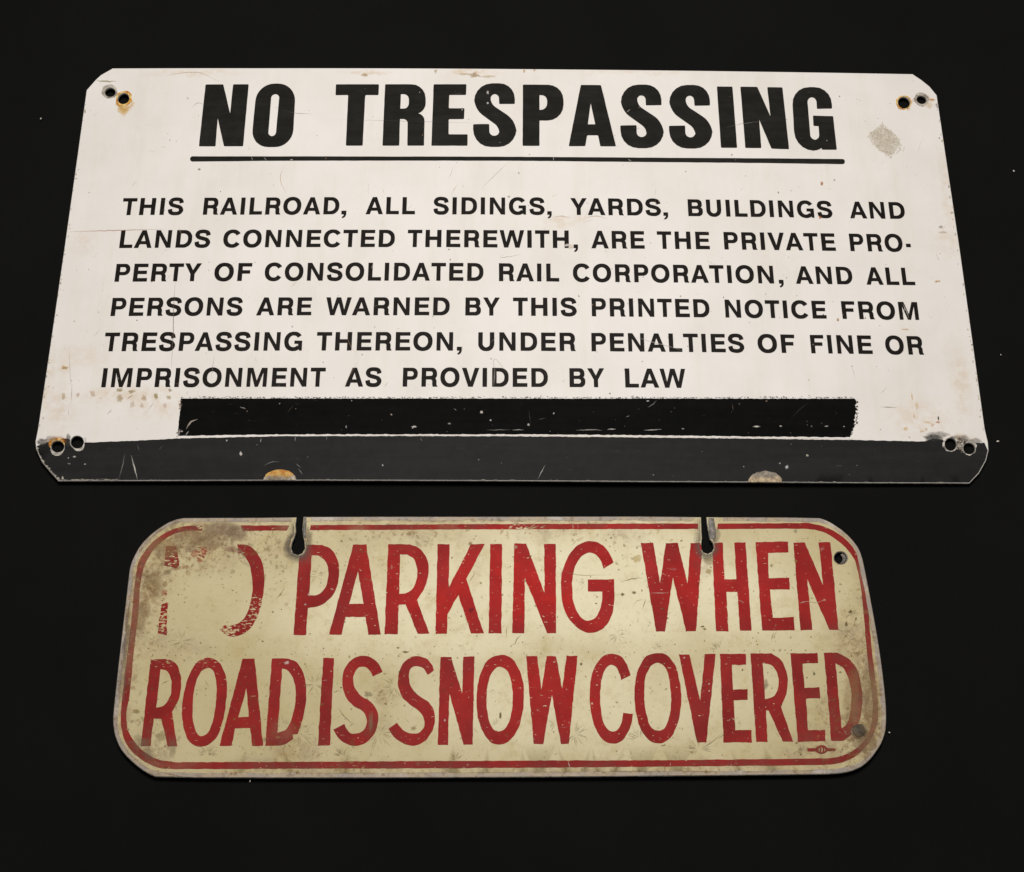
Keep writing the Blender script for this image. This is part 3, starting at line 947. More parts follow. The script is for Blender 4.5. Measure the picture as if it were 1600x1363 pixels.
# thin white line of bare enamel left between bar and band
wl = [(292, 683), (440, 680.4), (620, 680.2), (800, 680.4), (1000, 682.0), (1200, 684.4), (1328, 686.0)]
for i in range(240):
    x = 300 + i * 4.3
    y = np.interp(x, [p[0] for p in wl], [p[1] for p in wl])
    a = rnd.uniform(.45, 1.0) * min(1.0, max(0.25, (x - 380) / 250))
    wa.stroke([(x, y + rnd.uniform(-.3, .3)), (x + 5.2, y + .02 + rnd.uniform(-.3, .3))], rnd.uniform(1.0, 2.4), (222, 212, 200), a, soft=False)
for x, y, rx, ry, c, a in [
    (101, 575, 6, 3, (186, 140, 60), .7), (187, 610, 6, 4, (160, 140, 84), .65), (187, 623, 5, 6, (170, 148, 104), .55), (205, 612, 6, 3, (150, 132, 70), .6), (225, 622, 4, 5, (186, 160, 124), .6), (244, 620, 3.5, 5.5, (150, 130, 56), .75),
    (264, 621, 4, 3, (170, 148, 90), .6), (266, 610, 3, 3, (150, 134, 90), .6), (99, 620, 3, 7, (190, 164, 124), .6), (122, 617, 3, 4, (190, 160, 140), .55), (145, 615, 5, 5, (205, 180, 158), .6), (222, 634, 3, 5, (206, 180, 164), .5), (258, 634, 4, 5, (206, 176, 160), .5),
    (207, 632, 5, 6, (214, 196, 180), .6), (570, 117, 7, 2.5, (180, 152, 100), .7), (742, 118, 9, 4, (168, 136, 84), .7), (728, 116, 16, 2, (190, 164, 120), .5), (760, 120, 14, 2.2, (196, 172, 132), .5), (681, 110, 2.5, 5, (170, 150, 110), .6), (819, 110, 2, 4, (206, 156, 100), .7),
    (835, 109, 3, 3, (200, 150, 90), .6), (1284, 287, 2.4, 3.4, (176, 104, 36), .95), (1281.5, 340, 2.4, 2.4, (176, 96, 30), .9), (1464, 440, 5, 2.2, (196, 158, 110), .75), (1309, 500, 1.8, 3.6, (170, 130, 86), .8), (1415, 515, 6, 1.8, (214, 190, 160), .7), (1466, 654, 1.5, 3.4, (40, 34, 30), .95),
    (1465, 660, 4, 1.6, (190, 120, 80), .7), (191, 171, 7, 6, (232, 200, 140), .6), (184, 162, 5, 5, (214, 160, 60), .6), (1452, 165, 6, 5, (226, 206, 180), .6), (892, 386, 4, 3.6, (222, 206, 190), .95), (886.5, 383.5, 3.4, 2.4, (226, 216, 206), .95), (884, 384, 2.2, 2, (224, 214, 204), .9),
    (762, 104 + 41, 2.0, 3.2, (200, 192, 186), .9), (762, 161.5, 1.8, 1.6, (220, 214, 206), .9), (722, 172, 1.2, 1.2, (220, 214, 206), .8), (1500, 689, 10, 5, (110, 96, 84), .7), (1500, 697, 3.4, 6, (206, 196, 184), .5), (1503, 703, 1.6, 5, (190, 182, 172), .7),
    (376, 709.5, 2.4, 3.4, (224, 214, 208), .95), (354.5, 688.8, 1.4, 1.4, (214, 210, 200), .9), (116.5, 714, 2.6, 1.6, (190, 186, 180), .9), (107, 716, 1.3, 1.3, (180, 176, 170), .9), (108, 725, 2.6, 1.0, (170, 166, 160), .8),
    (133, 725.6, 1.6, 1.0, (190, 186, 180), .9), (98, 747, 1.8, 2.6, (206, 200, 186), .9), (752.5, 644.5, 2.2, 2.6, (222, 214, 204), .95), (766.3, 657, 1.6, 1.3, (214, 208, 200), .95), (702, 662.3, 2.4, 1.3, (190, 184, 176), .8), (647, 667, 4.2, 1.3, (214, 208, 200), .9), (645, 668.6, 1.6, 1.6, (200, 194, 186), .8), (541, 667, 1.2, 2.4, (170, 166, 160), .8),
    (437, 631, 1.2, 1.2, (170, 166, 160), .8), (598, 727.5, 1.3, 1.7, (190, 186, 180), .9), (748, 718.7, 1.1, 1.1, (160, 156, 150), .8), (1012, 627, 2.0, 1.3, (206, 200, 192), .95), (865, 646.3, 1.4, 1.5, (214, 210, 200), .9), (825.5, 664, 2.2, 2.0, (206, 200, 192), .9), (1067, 670.3, 2.2, 1.0, (190, 184, 176), .8), (1155, 631.5, 1.8, 1.8, (90, 86, 82), .8),
    (1181, 667, 3.0, 1.4, (222, 214, 204), .9), (1261.5, 712, 2.4, 1.7, (210, 206, 180), .9), (1229, 730.3, 2.4, 4.0, (200, 202, 196), .9), (1218.5, 724.5, 1.5, 1.3, (180, 180, 170), .8), (1236, 694.5, 1.0, 1.0, (150, 150, 146), .8), (1162, 729.5, 1.1, 1.1, (180, 176, 170), .8), (1021, 742.5, 1.1, 1.1, (170, 166, 160), .8), (1183, 666.4, 3, 1, WH, .9),
    (1220, 666.2, 2.4, 1.2, WH, .9), (1268, 666.4, 1.4, 1.1, (150, 146, 140), .8), (1291, 666.4, 3.2, 1.1, (200, 194, 186), .8), (1318.5, 667, 1.4, 1.2, (190, 184, 176), .8), (1415, 670, 4, 3.4, (226, 196, 142), .7), (1440, 674, 4, 2.4, (220, 190, 146), .6), (1449, 660, 7, 3, (230, 208, 168), .6), (1457, 664, 2.4, 3, (214, 164, 116), .5),
    (1425, 620, 1.8, 6, (226, 190, 146), .7), (1432, 634, 3.2, 6, (226, 196, 156), .5), (1428, 650, 2, 4, (224, 190, 150), .6), (1447, 671, 2, 2, (210, 164, 110), .6), (1421, 683.5, 2, 1.5, (206, 170, 120), .6), (1470, 355, 4, 3, (150, 136, 124), .6), (1474, 363, 7, 2, (200, 180, 166), .6),
]:
    wa.blob(x, y, rx, ry, c, a, soft=.15)
# overspray: paint mist that blurs the band's upper corners
for x, y, rx, ry, c, a in [(1458, 685, 17, 7, (52, 50, 46), .75), (1466, 681, 18, 8, (110, 104, 96), .45), (1500, 688, 20, 9, (96, 86, 76), .5), (1524, 690, 12, 6, (90, 84, 76), .4), (66, 691, 11, 6, (70, 64, 58), .65), (80, 687, 10, 6, (110, 102, 94), .35),
                           (107, 687, 6, 9, (84, 80, 74), .55), (106, 692, 7, 8, (50, 48, 45), .8), (128, 688, 9, 6, (120, 112, 104), .4), (195, 161, 15, 14, (222, 176, 84), .5), (188, 160, 7, 8, (206, 150, 56), .55), (192, 172, 9, 10, (228, 192, 120), .5), (1412, 161, 16, 15, (214, 176, 110), .4), (90, 690, 17, 9, (178, 112, 40), .45)]:
    wa.blob(x, y, rx, ry, c, a, rag=.2, soft=0.0, n=16)
# residue of a square label, turned on its corner: many small flecks inside one diamond
dq = np.array([(1378.7, 193), (1415, 232), (1387, 249), (1353.5, 213)])
wa.blob(1384, 220, 24, 19, (214, 204, 186), .85, rot=42, rag=.10, soft=.55)
for i in range(420):
    a, b = rnd.random(), rnd.random()
    q = (dq[0] * (1 - a) + dq[1] * a) * (1 - b) + (dq[3] * (1 - a) + dq[2] * a) * b
    if a > .7 and b < .5 and rnd.random() < .55 or a > .55 and b > .5 and rnd.random() < .35:
        continue
    wa.blob(q[0] + rnd.uniform(-1.2, 1.2), q[1] + rnd.uniform(-1.2, 1.2), rnd.uniform(.9, 3.2), rnd.uniform(.7, 2.2), rnd.choice([(216, 206, 188), (208, 198, 178), (222, 214, 200)]), rnd.uniform(.25, .6), rnd.uniform(0, 180), soft=.1, n=8)
wa.stroke([(1378, 189), (1379.5, 197)], 1.6, (190, 176, 152), .6)
# scattered fine specks and hairline scratches on the enamel
for i in range(330):
    x, y = rnd.uniform(75, 1525), rnd.uniform(115, 680)
    if not (135 - (y - 141) * .147 < x < 1464 + (y - 149) * .147):
        continue
    r = abs(rnd.gauss(0, .55)) + .45
    wa.blob(x, y, r, r * rnd.uniform(.6, 1.3), rnd.choice([(96, 84, 74), (130, 112, 96), (150, 128, 104), (70, 62, 56), (190, 176, 160)]), rnd.uniform(.3, .85), rnd.uniform(0, 180), n=7)
for i in range(110):
    x, y, t, L = rnd.uniform(115, 1490), rnd.uniform(120, 670), rnd.gauss(1.9, .8), abs(rnd.gauss(0, 9)) + 4
    if 290 < x < 1325 and 118 < y < 258:
        continue
    wa.stroke([(x, y), (x + L * math.cos(t) * .5 + rnd.uniform(-1, 1), y + L * math.sin(t) * .5), (x + L * math.cos(t), y + L * math.sin(t))], rnd.uniform(.6, 1.1), rnd.choice([TN, GY, (160, 140, 120), (236, 230, 224), (190, 180, 170)]), rnd.uniform(.25, .6))
for i in range(26):                                 # light nicks in the black paints
    y = rnd.choice([rnd.uniform(626, 678), rnd.uniform(690, 748)])
    r = abs(rnd.gauss(0, .4)) + .35
    wa.blob(rnd.uniform(300, 1500) if y > 688 else rnd.uniform(295, 1320), y, r, r * rnd.uniform(.5, 1.2), (176, 170, 162), rnd.uniform(.3, .8), rnd.uniform(0, 180), n=7)
for i in range(420):                                # overspray tufts along the bar's upper edge and ends
    x = rnd.uniform(284, 1335)
    k = .5 + .5 * math.sin(x * .021 + 1.0) * math.sin(x * .0067)
    wa.blob(x, 622.2 - abs(rnd.gauss(0, .9)) * (.5 + k), rnd.uniform(.8, 2.4), rnd.uniform(.5, 1.2), rnd.choice([(60, 56, 48), (92, 86, 72), (40, 38, 34)]), rnd.uniform(.3, .75), n=7)
for i in range(46):
    y = rnd.uniform(624, 683)
    wa.blob(1338 - max(0, y - 655) * .33 + rnd.gauss(0, 1.6), y, rnd.uniform(.7, 1.9), rnd.uniform(.7, 1.7), (26, 22, 20), rnd.uniform(.5, .95), n=7)
for i in range(24):
    y = rnd.uniform(625, 640)
    wa.blob(282 + rnd.gauss(0, 1.2), y, rnd.uniform(.7, 2.2), rnd.uniform(.7, 1.7), rnd.choice([(210, 190, 176), (90, 76, 68)]), rnd.uniform(.4, .8), n=7)
for i in range(20):
    wa.blob(280 + rnd.gauss(0, 3.0), 676 + rnd.gauss(0, 3), rnd.uniform(.7, 2.0), rnd.uniform(.7, 1.7), rnd.choice([(210, 196, 186), (50, 42, 38)]), rnd.uniform(.4, .8), n=7)
# chipped paint along the lower left corner and bottom edge
edge = [(56, 700), (58, 710), (65, 722), (77.5, 737), (91, 751)]
for i in range(60):
    t = rnd.uniform(0, 4)
    k = int(min(3, t))
    a, b = edge[k], edge[k + 1]
    x, y = a[0] + (b[0] - a[0]) * (t - k), a[1] + (b[1] - a[1]) * (t - k)
    wa.blob(x + abs(rnd.gauss(0, 1.0)) + .8, y - .6, rnd.uniform(1.0, 2.8), rnd.uniform(.8, 2.6), rnd.choice([(206, 200, 186), (186, 178, 160), (150, 144, 134)]), rnd.uniform(.5, .95), rnd.uniform(0, 180), n=8)
for i in range(120):
    x = rnd.choice([rnd.uniform(92, 186), rnd.uniform(92, 186), rnd.uniform(190, 1512)])
    y = np.interp(x, [91, 500, 800, 1190, 1515], [751.2, 750.2, 751, 753.2, 754.8])
    wa.blob(x, y - abs(rnd.gauss(0, .8 if x < 190 else .25)) - .3, rnd.uniform(1.2, 5), rnd.uniform(.4, .9), rnd.choice([(196, 188, 170), (160, 154, 144), (120, 116, 110)]), rnd.uniform(.3, .85), n=8)
for i in range(34):                                 # worn paint between the two holes at the lower right
    wa.blob(1500 + rnd.gauss(0, 5), 697 + rnd.gauss(0, 5), rnd.uniform(.6, 1.8), rnd.uniform(.6, 2.6), rnd.choice([(210, 200, 188), (180, 160, 130), (90, 80, 70)]), rnd.uniform(.4, .9), rnd.uniform(0, 180), n=7)
for i in range(90):                                 # grime on the side edges
    s = rnd.choice([0, 1])
    y = rnd.uniform(150, 680)
    x = (135 - (y - 141) * .1435 + abs(rnd.gauss(0, 2)) + 1.2) if s == 0 else (1464 + (y - 149) * .144 - abs(rnd.gauss(0, 2)) - 1.2)
    wa.blob(x, y, rnd.uniform(.6, 1.8), rnd.uniform(.8, 3.5), rnd.choice([(170, 150, 110), (140, 126, 90), (110, 100, 84), (200, 180, 150)]), rnd.uniform(.25, .7), n=7)

plate(TA.PL(outA), [TA.PL(h) for h in holesA], TA, 0.0016, [M_WHITE, M_EDGE, MW], signA, RA, wa)

# ================================================================== SIGN TWO: cream sign
TB = Surface(0.0026, lambda x, y: 0.0012 * (1 - (x / 0.26) ** 2))
PB = TB.P
RB = PB(782, 1012)
signB = root_empty('parking_sign', RB)
signB['label'] = 'weathered cream metal sign with red lettering about parking and snow, below the white sign'
signB['category'] = 'sign'

outB = [(286, 809.4), (272, 812.5), (260, 818), (240, 831), (220, 850.5), (208, 872), (203, 886), (201, 902), (194, 962), (186, 1030), (177, 1112), (176.5, 1130), (178.5, 1146), (184, 1162), (190, 1173), (200, 1185), (220, 1202),
        (233, 1210), (246, 1215.2), (480, 1216), (760, 1215.2), (1040, 1213), (1287.5, 1210.4), (1310, 1209), (1328, 1206), (1344, 1200), (1357, 1190), (1366, 1179), (1375, 1166), (1381, 1153), (1385, 1136), (1384.3, 1094.5), (1376, 1025), (1364, 955),
        (1352.5, 895), (1346.5, 867.5), (1338.5, 851), (1320, 831), (1300, 817.5), (1289, 812), (1277.5, 808.7), (1103.5, 808)]
slot_r = [(1103.5, 808), (1104.5, 818), (1106.5, 830), (1109, 843), (1114, 849), (1115.2, 856), (1112.5, 862), (1106, 865.4), (1099, 863), (1096, 857), (1096, 850), (1097, 842), (1096.3, 828), (1095.6, 808)]
slot_l = [(474, 807.8), (473.2, 818), (472.2, 828), (473.5, 838), (475.5, 848), (476, 857), (472, 864.5), (465, 867.2), (458, 864.5), (455, 857), (456.5, 848), (460, 840), (462.5, 831), (462, 820), (463.5, 808.4)]
outB = [outB[0]] + [(a[0] * (1 - k) + b[0] * k, a[1] * (1 - k) + b[1] * k) for a, b in zip(outB[:-1], outB[1:]) for k in (.25, .75)] + [outB[-1]] + slot_r[1:] + [(1000, 807), (740, 807.4), (600, 807.4)] + slot_l + [(400, 809)]
holesB = [ell(1313.5, 872, 9.8, 9.4, 0)]

cA = lambda p: crop(p, 160, 790, 5)
cB = lambda p: crop(p, 440, 790, 5)
cC = lambda p: crop(p, 740, 790, 5)
cD = lambda p: crop(p, 1000, 790, 4)
cE = lambda p: crop(p, 160, 1000, 5)
cF = lambda p: crop(p, 440, 1000, 5)
cG = lambda p: crop(p, 740, 1000, 5)
cH = lambda p: crop(p, 1040, 1000, 4.4444)
row1 = [
    (cA(sm([(497, 318), (578, 318), (592, 400, 1), (600, 470), (572, 490, 1), (545, 482, 1), (515, 478, 1), (482, 470), (488, 400, 1)])), []),
    (cA(sm([(722, 335, 1), (770, 322, 1), (818, 330, 1), (806, 380, 1), (775, 440, 1), (752, 430, 1), (728, 390, 1)])), []),
    (cA([(478, 690), (500, 672), (505, 690), (490, 720), (480, 740), (462, 752)]), []),
    (cA([(462, 770), (508, 758), (514, 790), (505, 840), (507, 900), (500, 940), (508, 990), (503, 1015), (470, 1006), (428, 1018), (436, 960), (444, 900), (452, 850), (455, 810)]), []),
    (cA(sm([(1055, 303), (1130, 310, 1), (1200, 360, 1), (1245, 440, 1), (1265, 560, 1), (1258, 680, 1), (1235, 800, 1), (1190, 910, 1), (1120, 990, 1), (1040, 1022, 1), (970, 1012, 1), (915, 968), (960, 930), (985, 945), (1030, 932),
             (1070, 915, 1), (1120, 860, 1), (1155, 770, 1), (1172, 660, 1), (1165, 540, 1), (1145, 450, 1), (1105, 392, 1), (1062, 368)])), []),
    (cB(sm([(196, 309), (320, 308), (390, 345, 1), (438, 430, 1), (450, 530, 1), (430, 640, 1), (380, 725, 1), (300, 782, 1), (205, 802), (192, 1012), (93, 1012), (138, 400), (166, 386), (188, 362), (194, 335)])),
     [cB(sm([(235, 388), (290, 394, 1), (340, 430, 1), (365, 500, 1), (362, 580, 1), (335, 650, 1), (290, 692, 1), (215, 706)]))]),
    (cB([(560, 305), (662, 305), (775, 1010), (677, 1010), (655, 870), (500, 870), (470, 1010), (370, 1010)]), [cB([(597, 515), (640, 768), (528, 770)])]),
    (cB(sm([(833, 303), (1000, 303), (1075, 335, 1), (1130, 405, 1), (1149, 490, 1), (1140, 580, 1), (1110, 660, 1), (1058, 735), (1153, 1003), (1065, 1003), (970, 775), (915, 775), (908, 1006), (805, 1006)])),
     [cB(sm([(927, 383), (980, 383), (1030, 415, 1), (1056, 480, 1), (1060, 540, 1), (1043, 615, 1), (1000, 672, 1), (960, 688), (918, 690)]))]),
    (cB([(1218, 303), (1312, 303), (1306, 640), (1480, 303), (1588, 300), (1442, 575), (1580, 1000), (1480, 1000), (1380, 700), (1297, 850), (1293, 1003), (1202, 1003)]), []),
    (cC([(130, 300), (222, 300), (218, 998), (118, 998)]), []),
    (cC([(318, 298), (410, 298), (553, 682), (552, 300), (643, 300), (643, 997), (573, 997), (400, 565), (397, 998), (302, 998)]), []),
    (cC(sm([(1093, 445)] + S1([(1060, 370), (1000, 305), (930, 281), (850, 291), (775, 345), (720, 440), (688, 540), (683, 640), (695, 760), (735, 870), (800, 948), (890, 993), (970, 985), (1040, 930), (1078, 860), (1094, 790)]) +
           [(1098, 577), (893, 577), (893, 673), (1005, 673)] + S1([(1001, 750), (980, 830), (935, 890), (880, 900), (820, 850), (785, 770), (770, 660), (773, 570), (795, 470), (840, 400), (900, 368), (960, 390), (998, 445)]) + [(1015, 493)])), []),
    (cD([(5, 235), (82, 233), (125, 485), (162, 236), (236, 235), (297, 487), (315, 235), (378, 235), (384, 262), (386, 300), (350, 787), (287, 787), (205, 450), (157, 787), (100, 787)]), []),
    (cD([(464, 262), (462, 235), (517, 232), (527, 462), (602, 462), (590, 232), (660, 232), (697, 783), (625, 783), (608, 540), (540, 540), (552, 787), (475, 787), (452, 305), (462, 285)]), []),
    (cD([(722, 230), (925, 225), (930, 295), (800, 297), (805, 455), (932, 452), (935, 525), (812, 527), (830, 702), (962, 698), (966, 780), (763, 782)]), []),
    (cD([(958, 232), (1030, 232), (1143, 497), (1117, 232), (1190, 230), (1240, 778), (1183, 778), (1045, 460), (1077, 778), (1003, 780)]), []),
]
row2 = [
    (cE(sm([(378, 152), (520, 150), (575, 187, 1), (608, 260, 1), (615, 370, 1), (600, 455, 1), (545, 560), (585, 830), (510, 832), (460, 615), (402, 615), (375, 830), (300, 832)])),
     [cE(sm([(455, 230), (500, 240, 1), (533, 300, 1), (541, 370, 1), (525, 450, 1), (483, 512, 1), (420, 530)]))]),
    (cE(sm(S1([(830, 140), (900, 165), (950, 240), (973, 360), (965, 500), (940, 640), (890, 760), (830, 820), (770, 835), (700, 815), (650, 740), (625, 620), (625, 500), (650, 360), (695, 240), (760, 160)]))),
     [cE(sm(S1([(825, 220), (860, 235), (885, 300), (892, 400), (880, 550), (850, 670), (810, 740), (770, 752), (735, 720), (710, 640), (705, 540), (715, 400), (740, 310), (780, 240)])))]),
    (cE([(1095, 147), (1190, 147), (1255, 828), (1170, 828), (1155, 690), (1035, 692), (1012, 828), (915, 828)]), [cE([(1125, 375), (1145, 603), (1062, 606)])]),
    (cE(sm([(1325, 145), (1450, 145), (1520, 178, 1), (1570, 262, 1), (1592, 380, 1), (1585, 520, 1), (1560, 640, 1), (1525, 735), (1487, 738), (1490, 770), (1440, 810, 1), (1380, 828), (1272, 828)])),
     [cE(sm([(1405, 225), (1450, 242, 1), (1493, 310, 1), (1510, 400, 1), (1500, 530, 1), (1470, 640, 1), (1430, 703, 1), (1368, 728)]))]),
    (cF([(325, 142), (410, 142), (377, 825), (283, 826)]), []),
    (cF(sm([(787, 250)] + S1([(755, 185), (700, 140), (640, 125), (570, 140), (510, 195), (478, 280), (478, 370), (505, 450), (560, 515), (620, 550), (655, 590), (665, 640), (645, 700), (600, 730), (545, 730), (512, 700)]) + [(490, 657), (405, 703)] +
           S1([(440, 760), (500, 810), (570, 828), (640, 815), (700, 765), (740, 700), (755, 620), (740, 540), (690, 480), (620, 435), (580, 390), (562, 330), (570, 260), (605, 215), (650, 210), (690, 240)]) + [(712, 287)])), []),
    (cF(sm([(1190, 240)] + S1([(1170, 185), (1120, 140), (1070, 127), (1000, 140), (945, 195), (912, 280), (915, 380), (945, 450), (1000, 505), (1060, 545), (1100, 590), (1117, 640), (1100, 700), (1060, 730), (1010, 733), (960, 715), (930, 685)]) +
           [(905, 648), (835, 693)] + S1([(870, 750), (940, 805), (1010, 825), (1080, 815), (1140, 770), (1180, 700), (1197, 610), (1185, 540), (1150, 490), (1100, 455), (1040, 410), (1005, 350), (995, 280), (1015, 220), (1060, 205), (1100, 215), (1125, 245)]) + [(1142, 275)])), []),
    (cF([(1240, 135), (1325, 133), (1410, 420), (1418, 133), (1507, 130), (1493, 820), (1423, 820), (1310, 420), (1300, 820), (1220, 822)]), []),
    (cG(sm(S1([(210, 118), (290, 140), (350, 220), (388, 340), (393, 470), (380, 590), (340, 710), (270, 795), (200, 820), (140, 800), (80, 730), (40, 630), (22, 500), (28, 380), (55, 260), (110, 160)]))),
     [cG(sm(S1([(210, 210), (255, 235), (290, 310), (305, 410), (300, 540), (280, 630), (240, 700), (200, 718), (155, 700), (125, 640), (105, 540), (102, 430), (115, 330), (145, 255)])))]),
    (cG([(408, 128), (497, 128), (530, 388), (570, 128), (645, 128), (693, 380), (725, 125), (813, 125), (743, 812), (683, 814), (610, 430), (545, 814), (470, 815)]), []),
    (cG(sm([(1225, 275)] + S1([(1200, 200), (1150, 130), (1085, 110), (1020, 125), (960, 190), (920, 290), (907, 400), (910, 520), (935, 640), (980, 740), (1040, 800), (1100, 812), (1160, 790), (1205, 720), (1235, 640)]) + [(1243, 578), (1167, 573)] +
           S1([(1160, 630), (1138, 685), (1090, 717), (1050, 700), (1015, 640), (995, 540), (990, 420), (1000, 320), (1025, 235), (1070, 195), (1110, 210), (1140, 260)]) + [(1152, 315)])), []),
    (cG(sm(S1([(1440, 102), (1510, 120), (1570, 190), (1605, 300), (1622, 430), (1615, 560), (1580, 690), (1520, 780), (1450, 808), (1380, 790), (1320, 720), (1275, 600), (1257, 470), (1262, 340), (1290, 220), (1350, 130)]))),
     [cG(sm(S1([(1440, 180), (1485, 200), (1525, 290), (1540, 390), (1540, 520), (1520, 630), (1480, 700), (1440, 712), (1395, 690), (1355, 600), (1335, 480), (1335, 370), (1350, 270), (1390, 200)])))]),
    (cH([(92, 103), (165, 103), (240, 420), (273, 100), (347, 98), (283, 713), (218, 713)]), []),
    (cH([(378, 98), (557, 97), (558, 173), (460, 175), (468, 345), (570, 342), (573, 417), (473, 420), (485, 628), (597, 627), (600, 712), (402, 712)]), []),
    (cH(sm([(590, 95), (735, 95), (800, 140, 1), (838, 220, 1), (848, 300, 1), (835, 380, 1), (800, 468), (887, 705), (812, 706), (715, 490), (697, 490), (708, 708), (628, 710)])),
     [cH(sm([(675, 163), (715, 167, 1), (760, 203, 1), (783, 270, 1), (778, 340, 1), (750, 393, 1), (690, 412)]))]),
    (cH([(867, 93), (1055, 92), (1060, 160), (950, 165), (965, 333), (1068, 330), (1073, 405), (975, 408), (990, 627), (1107, 625), (1110, 705), (917, 707)]), []),
    (cH(sm([(1100, 90), (1190, 90), (1270, 130, 1), (1330, 210, 1), (1360, 330, 1), (1365, 450, 1), (1345, 560, 1), (1300, 650, 1), (1240, 700), (1150, 703)])),
     [cH(sm([(1180, 163), (1230, 195, 1), (1273, 280, 1), (1290, 380, 1), (1280, 500, 1), (1255, 588, 1), (1222, 615)]))]),
]

b_out = [(378, 821), (400, 821), (452, 821)], [(452, 829), (378, 829.6)]
# border: outer and inner runs, with the worn gap left open and interrupted at the two torn slots
bo1 = [(316, 821.5), (292, 822), (280, 824), (260, 832), (240, 846), (226, 862), (216, 880), (212, 902), (206, 962), (200.5, 1010), (192, 1080), (189, 1110), (189, 1132), (192, 1150), (204, 1172), (226, 1190), (250, 1200.6), (268, 1201.8), (300, 1201.8), (480, 1201.2), (760, 1200.2),
       (1040, 1198), (1200, 1196.4), (1262, 1195.7), (1287.5, 1195.1), (1310, 1193), (1339, 1180), (1362, 1153), (1371, 1126), (1371.5, 1096), (1365.5, 1045), (1362.5, 1018), (1349, 902.5), (1342.5, 875), (1332.5, 855), (1312.5, 836), (1290, 824), (1265, 818), (1245, 817.7), (1200, 817.9), (1121, 818.3)]
bi1 = [(316, 829.2), (300, 829.6), (286, 831), (266, 837.5), (248, 851), (234, 868), (225, 887), (220, 910), (216, 962), (210, 1010), (202, 1090), (198, 1112), (198, 1128), (203, 1148), (218, 1168), (240, 1184), (268, 1190.6), (300, 1191.0), (340, 1191.0), (480, 1190.5), (760, 1189),
       (1040, 1188), (1200, 1186.4), (1262, 1185.7), (1285, 1185.2), (1305.5, 1183.4), (1330, 1175), (1353, 1153), (1362, 1128), (1363.5, 1101), (1357, 1043), (1354, 1015), (1341, 897), (1336, 877), (1325, 860), (1307.5, 844), (1285, 831), (1265, 827), (1245, 826.4), (1200, 826.6), (1121, 827)]


def curve(pts):
    return sm([pts[0]] + S1(pts[1:-1]) + [pts[-1]], 5, closed=False)


border = [(TB.PL(curve(bo1) + curve(bi1)[::-1]), []),
          (TB.PL([(376, 821.2), (452, 821.4), (448, 829.4), (379, 829.6)]), []),
          (TB.PL([(486, 820.6), (620, 820), (740, 819.2), (900, 818.8), (1000, 818.4), (1091, 818.2), (1091, 826.8), (1000, 827), (900, 827.2), (740, 827.4), (620, 827.8), (484, 828.6)]), [])]

# --- materials of sign two
DIRT = [(300, 846, 95, 46, .95), (245, 880, 46, 60, .70), (222, 930, 40, 85, .85), (205, 1000, 30, 120, .75), (350, 838, 70, 32, .8), (330, 870, 70, 40, .45), (250, 1010, 80, 40, .45), (235, 1165, 60, 45, .65), (195, 1120, 26, 80, .55), (300, 1010, 60, 30, .35),
        (465, 846, 30, 42, 1.1), (440, 850, 40, 60, .35), (1108, 842, 26, 38, 1.0), (1105, 880, 30, 26, .4), (1352, 1080, 44, 130, .85), (1345, 1150, 66, 60, .9), (1290, 1120, 60, 60, .45), (1355, 960, 24, 90, .5), (1345, 890, 22, 50, .35), (1330, 1000, 50, 60, .55), (1280, 1180, 90, 40, .5),
        (620, 830, 90, 34, .42), (850, 824, 80, 26, .45), (980, 832, 60, 20, .35), (760, 1206, 700, 16, .55), (480, 1205, 260, 22, .6), (860, 812, 560, 11, .5), (460, 1172, 60, 40, .6), (600, 1085, 26, 24, .5), (590, 1130, 30, 26, .4), (1060, 1202, 330, 17, .5), (1272, 1180, 70, 24, .4),
        (720, 835, 50, 18, .3), (560, 850, 40, 24, .3)]
DIRT_B = rel(TB, RB, DIRT, PXB)  # grime; also carries slot shading and light falloff toward the ends


def dirt(n, k=1.0):
    wv = n.warp(45, 0.022)
    d = n.blobs(wv, DIRT_B)
    tex = n.ramp(n.noise(150, 8, 0.78, dist=0.4), 0.36, 0.62)
    return n.math('MULTIPLY', n.math('MULTIPLY', d, tex), k, clamp=True), d


def cream(n):
    fresh_lit = n.blobs(n.warp(14, 0.05), rel(TB, RB, [(930, 925, 520, 150, 1.0), (700, 960, 420, 120, .75), (900, 1090, 420, 110, .55), (1000, 900, 420, 90, .8)], PXB))
    fresh_lit = n.math('ADD', fresh_lit, n.math('MULTIPLY', n.ramp(n.noise(10, 6, 0.6), 0.3, 0.7), 0.3), clamp=True)
    base = n.mix(fresh_lit, (0.500, 0.415, 0.215, 1), (0.755, 0.680, 0.455, 1))  # paler centre: less yellowing, plus light falloff put into the colour
    base = n.mix(n.math('MULTIPLY', n.ramp(n.noise(60, 8, 0.8), 0.48, 0.72), 0.42), base, lin(176, 152, 92))
    base = n.mix(n.math('MULTIPLY', n.ramp(n.noise(320, 6, 0.8), 0.52, 0.74), 0.42), base, lin(150, 124, 68))
    return base


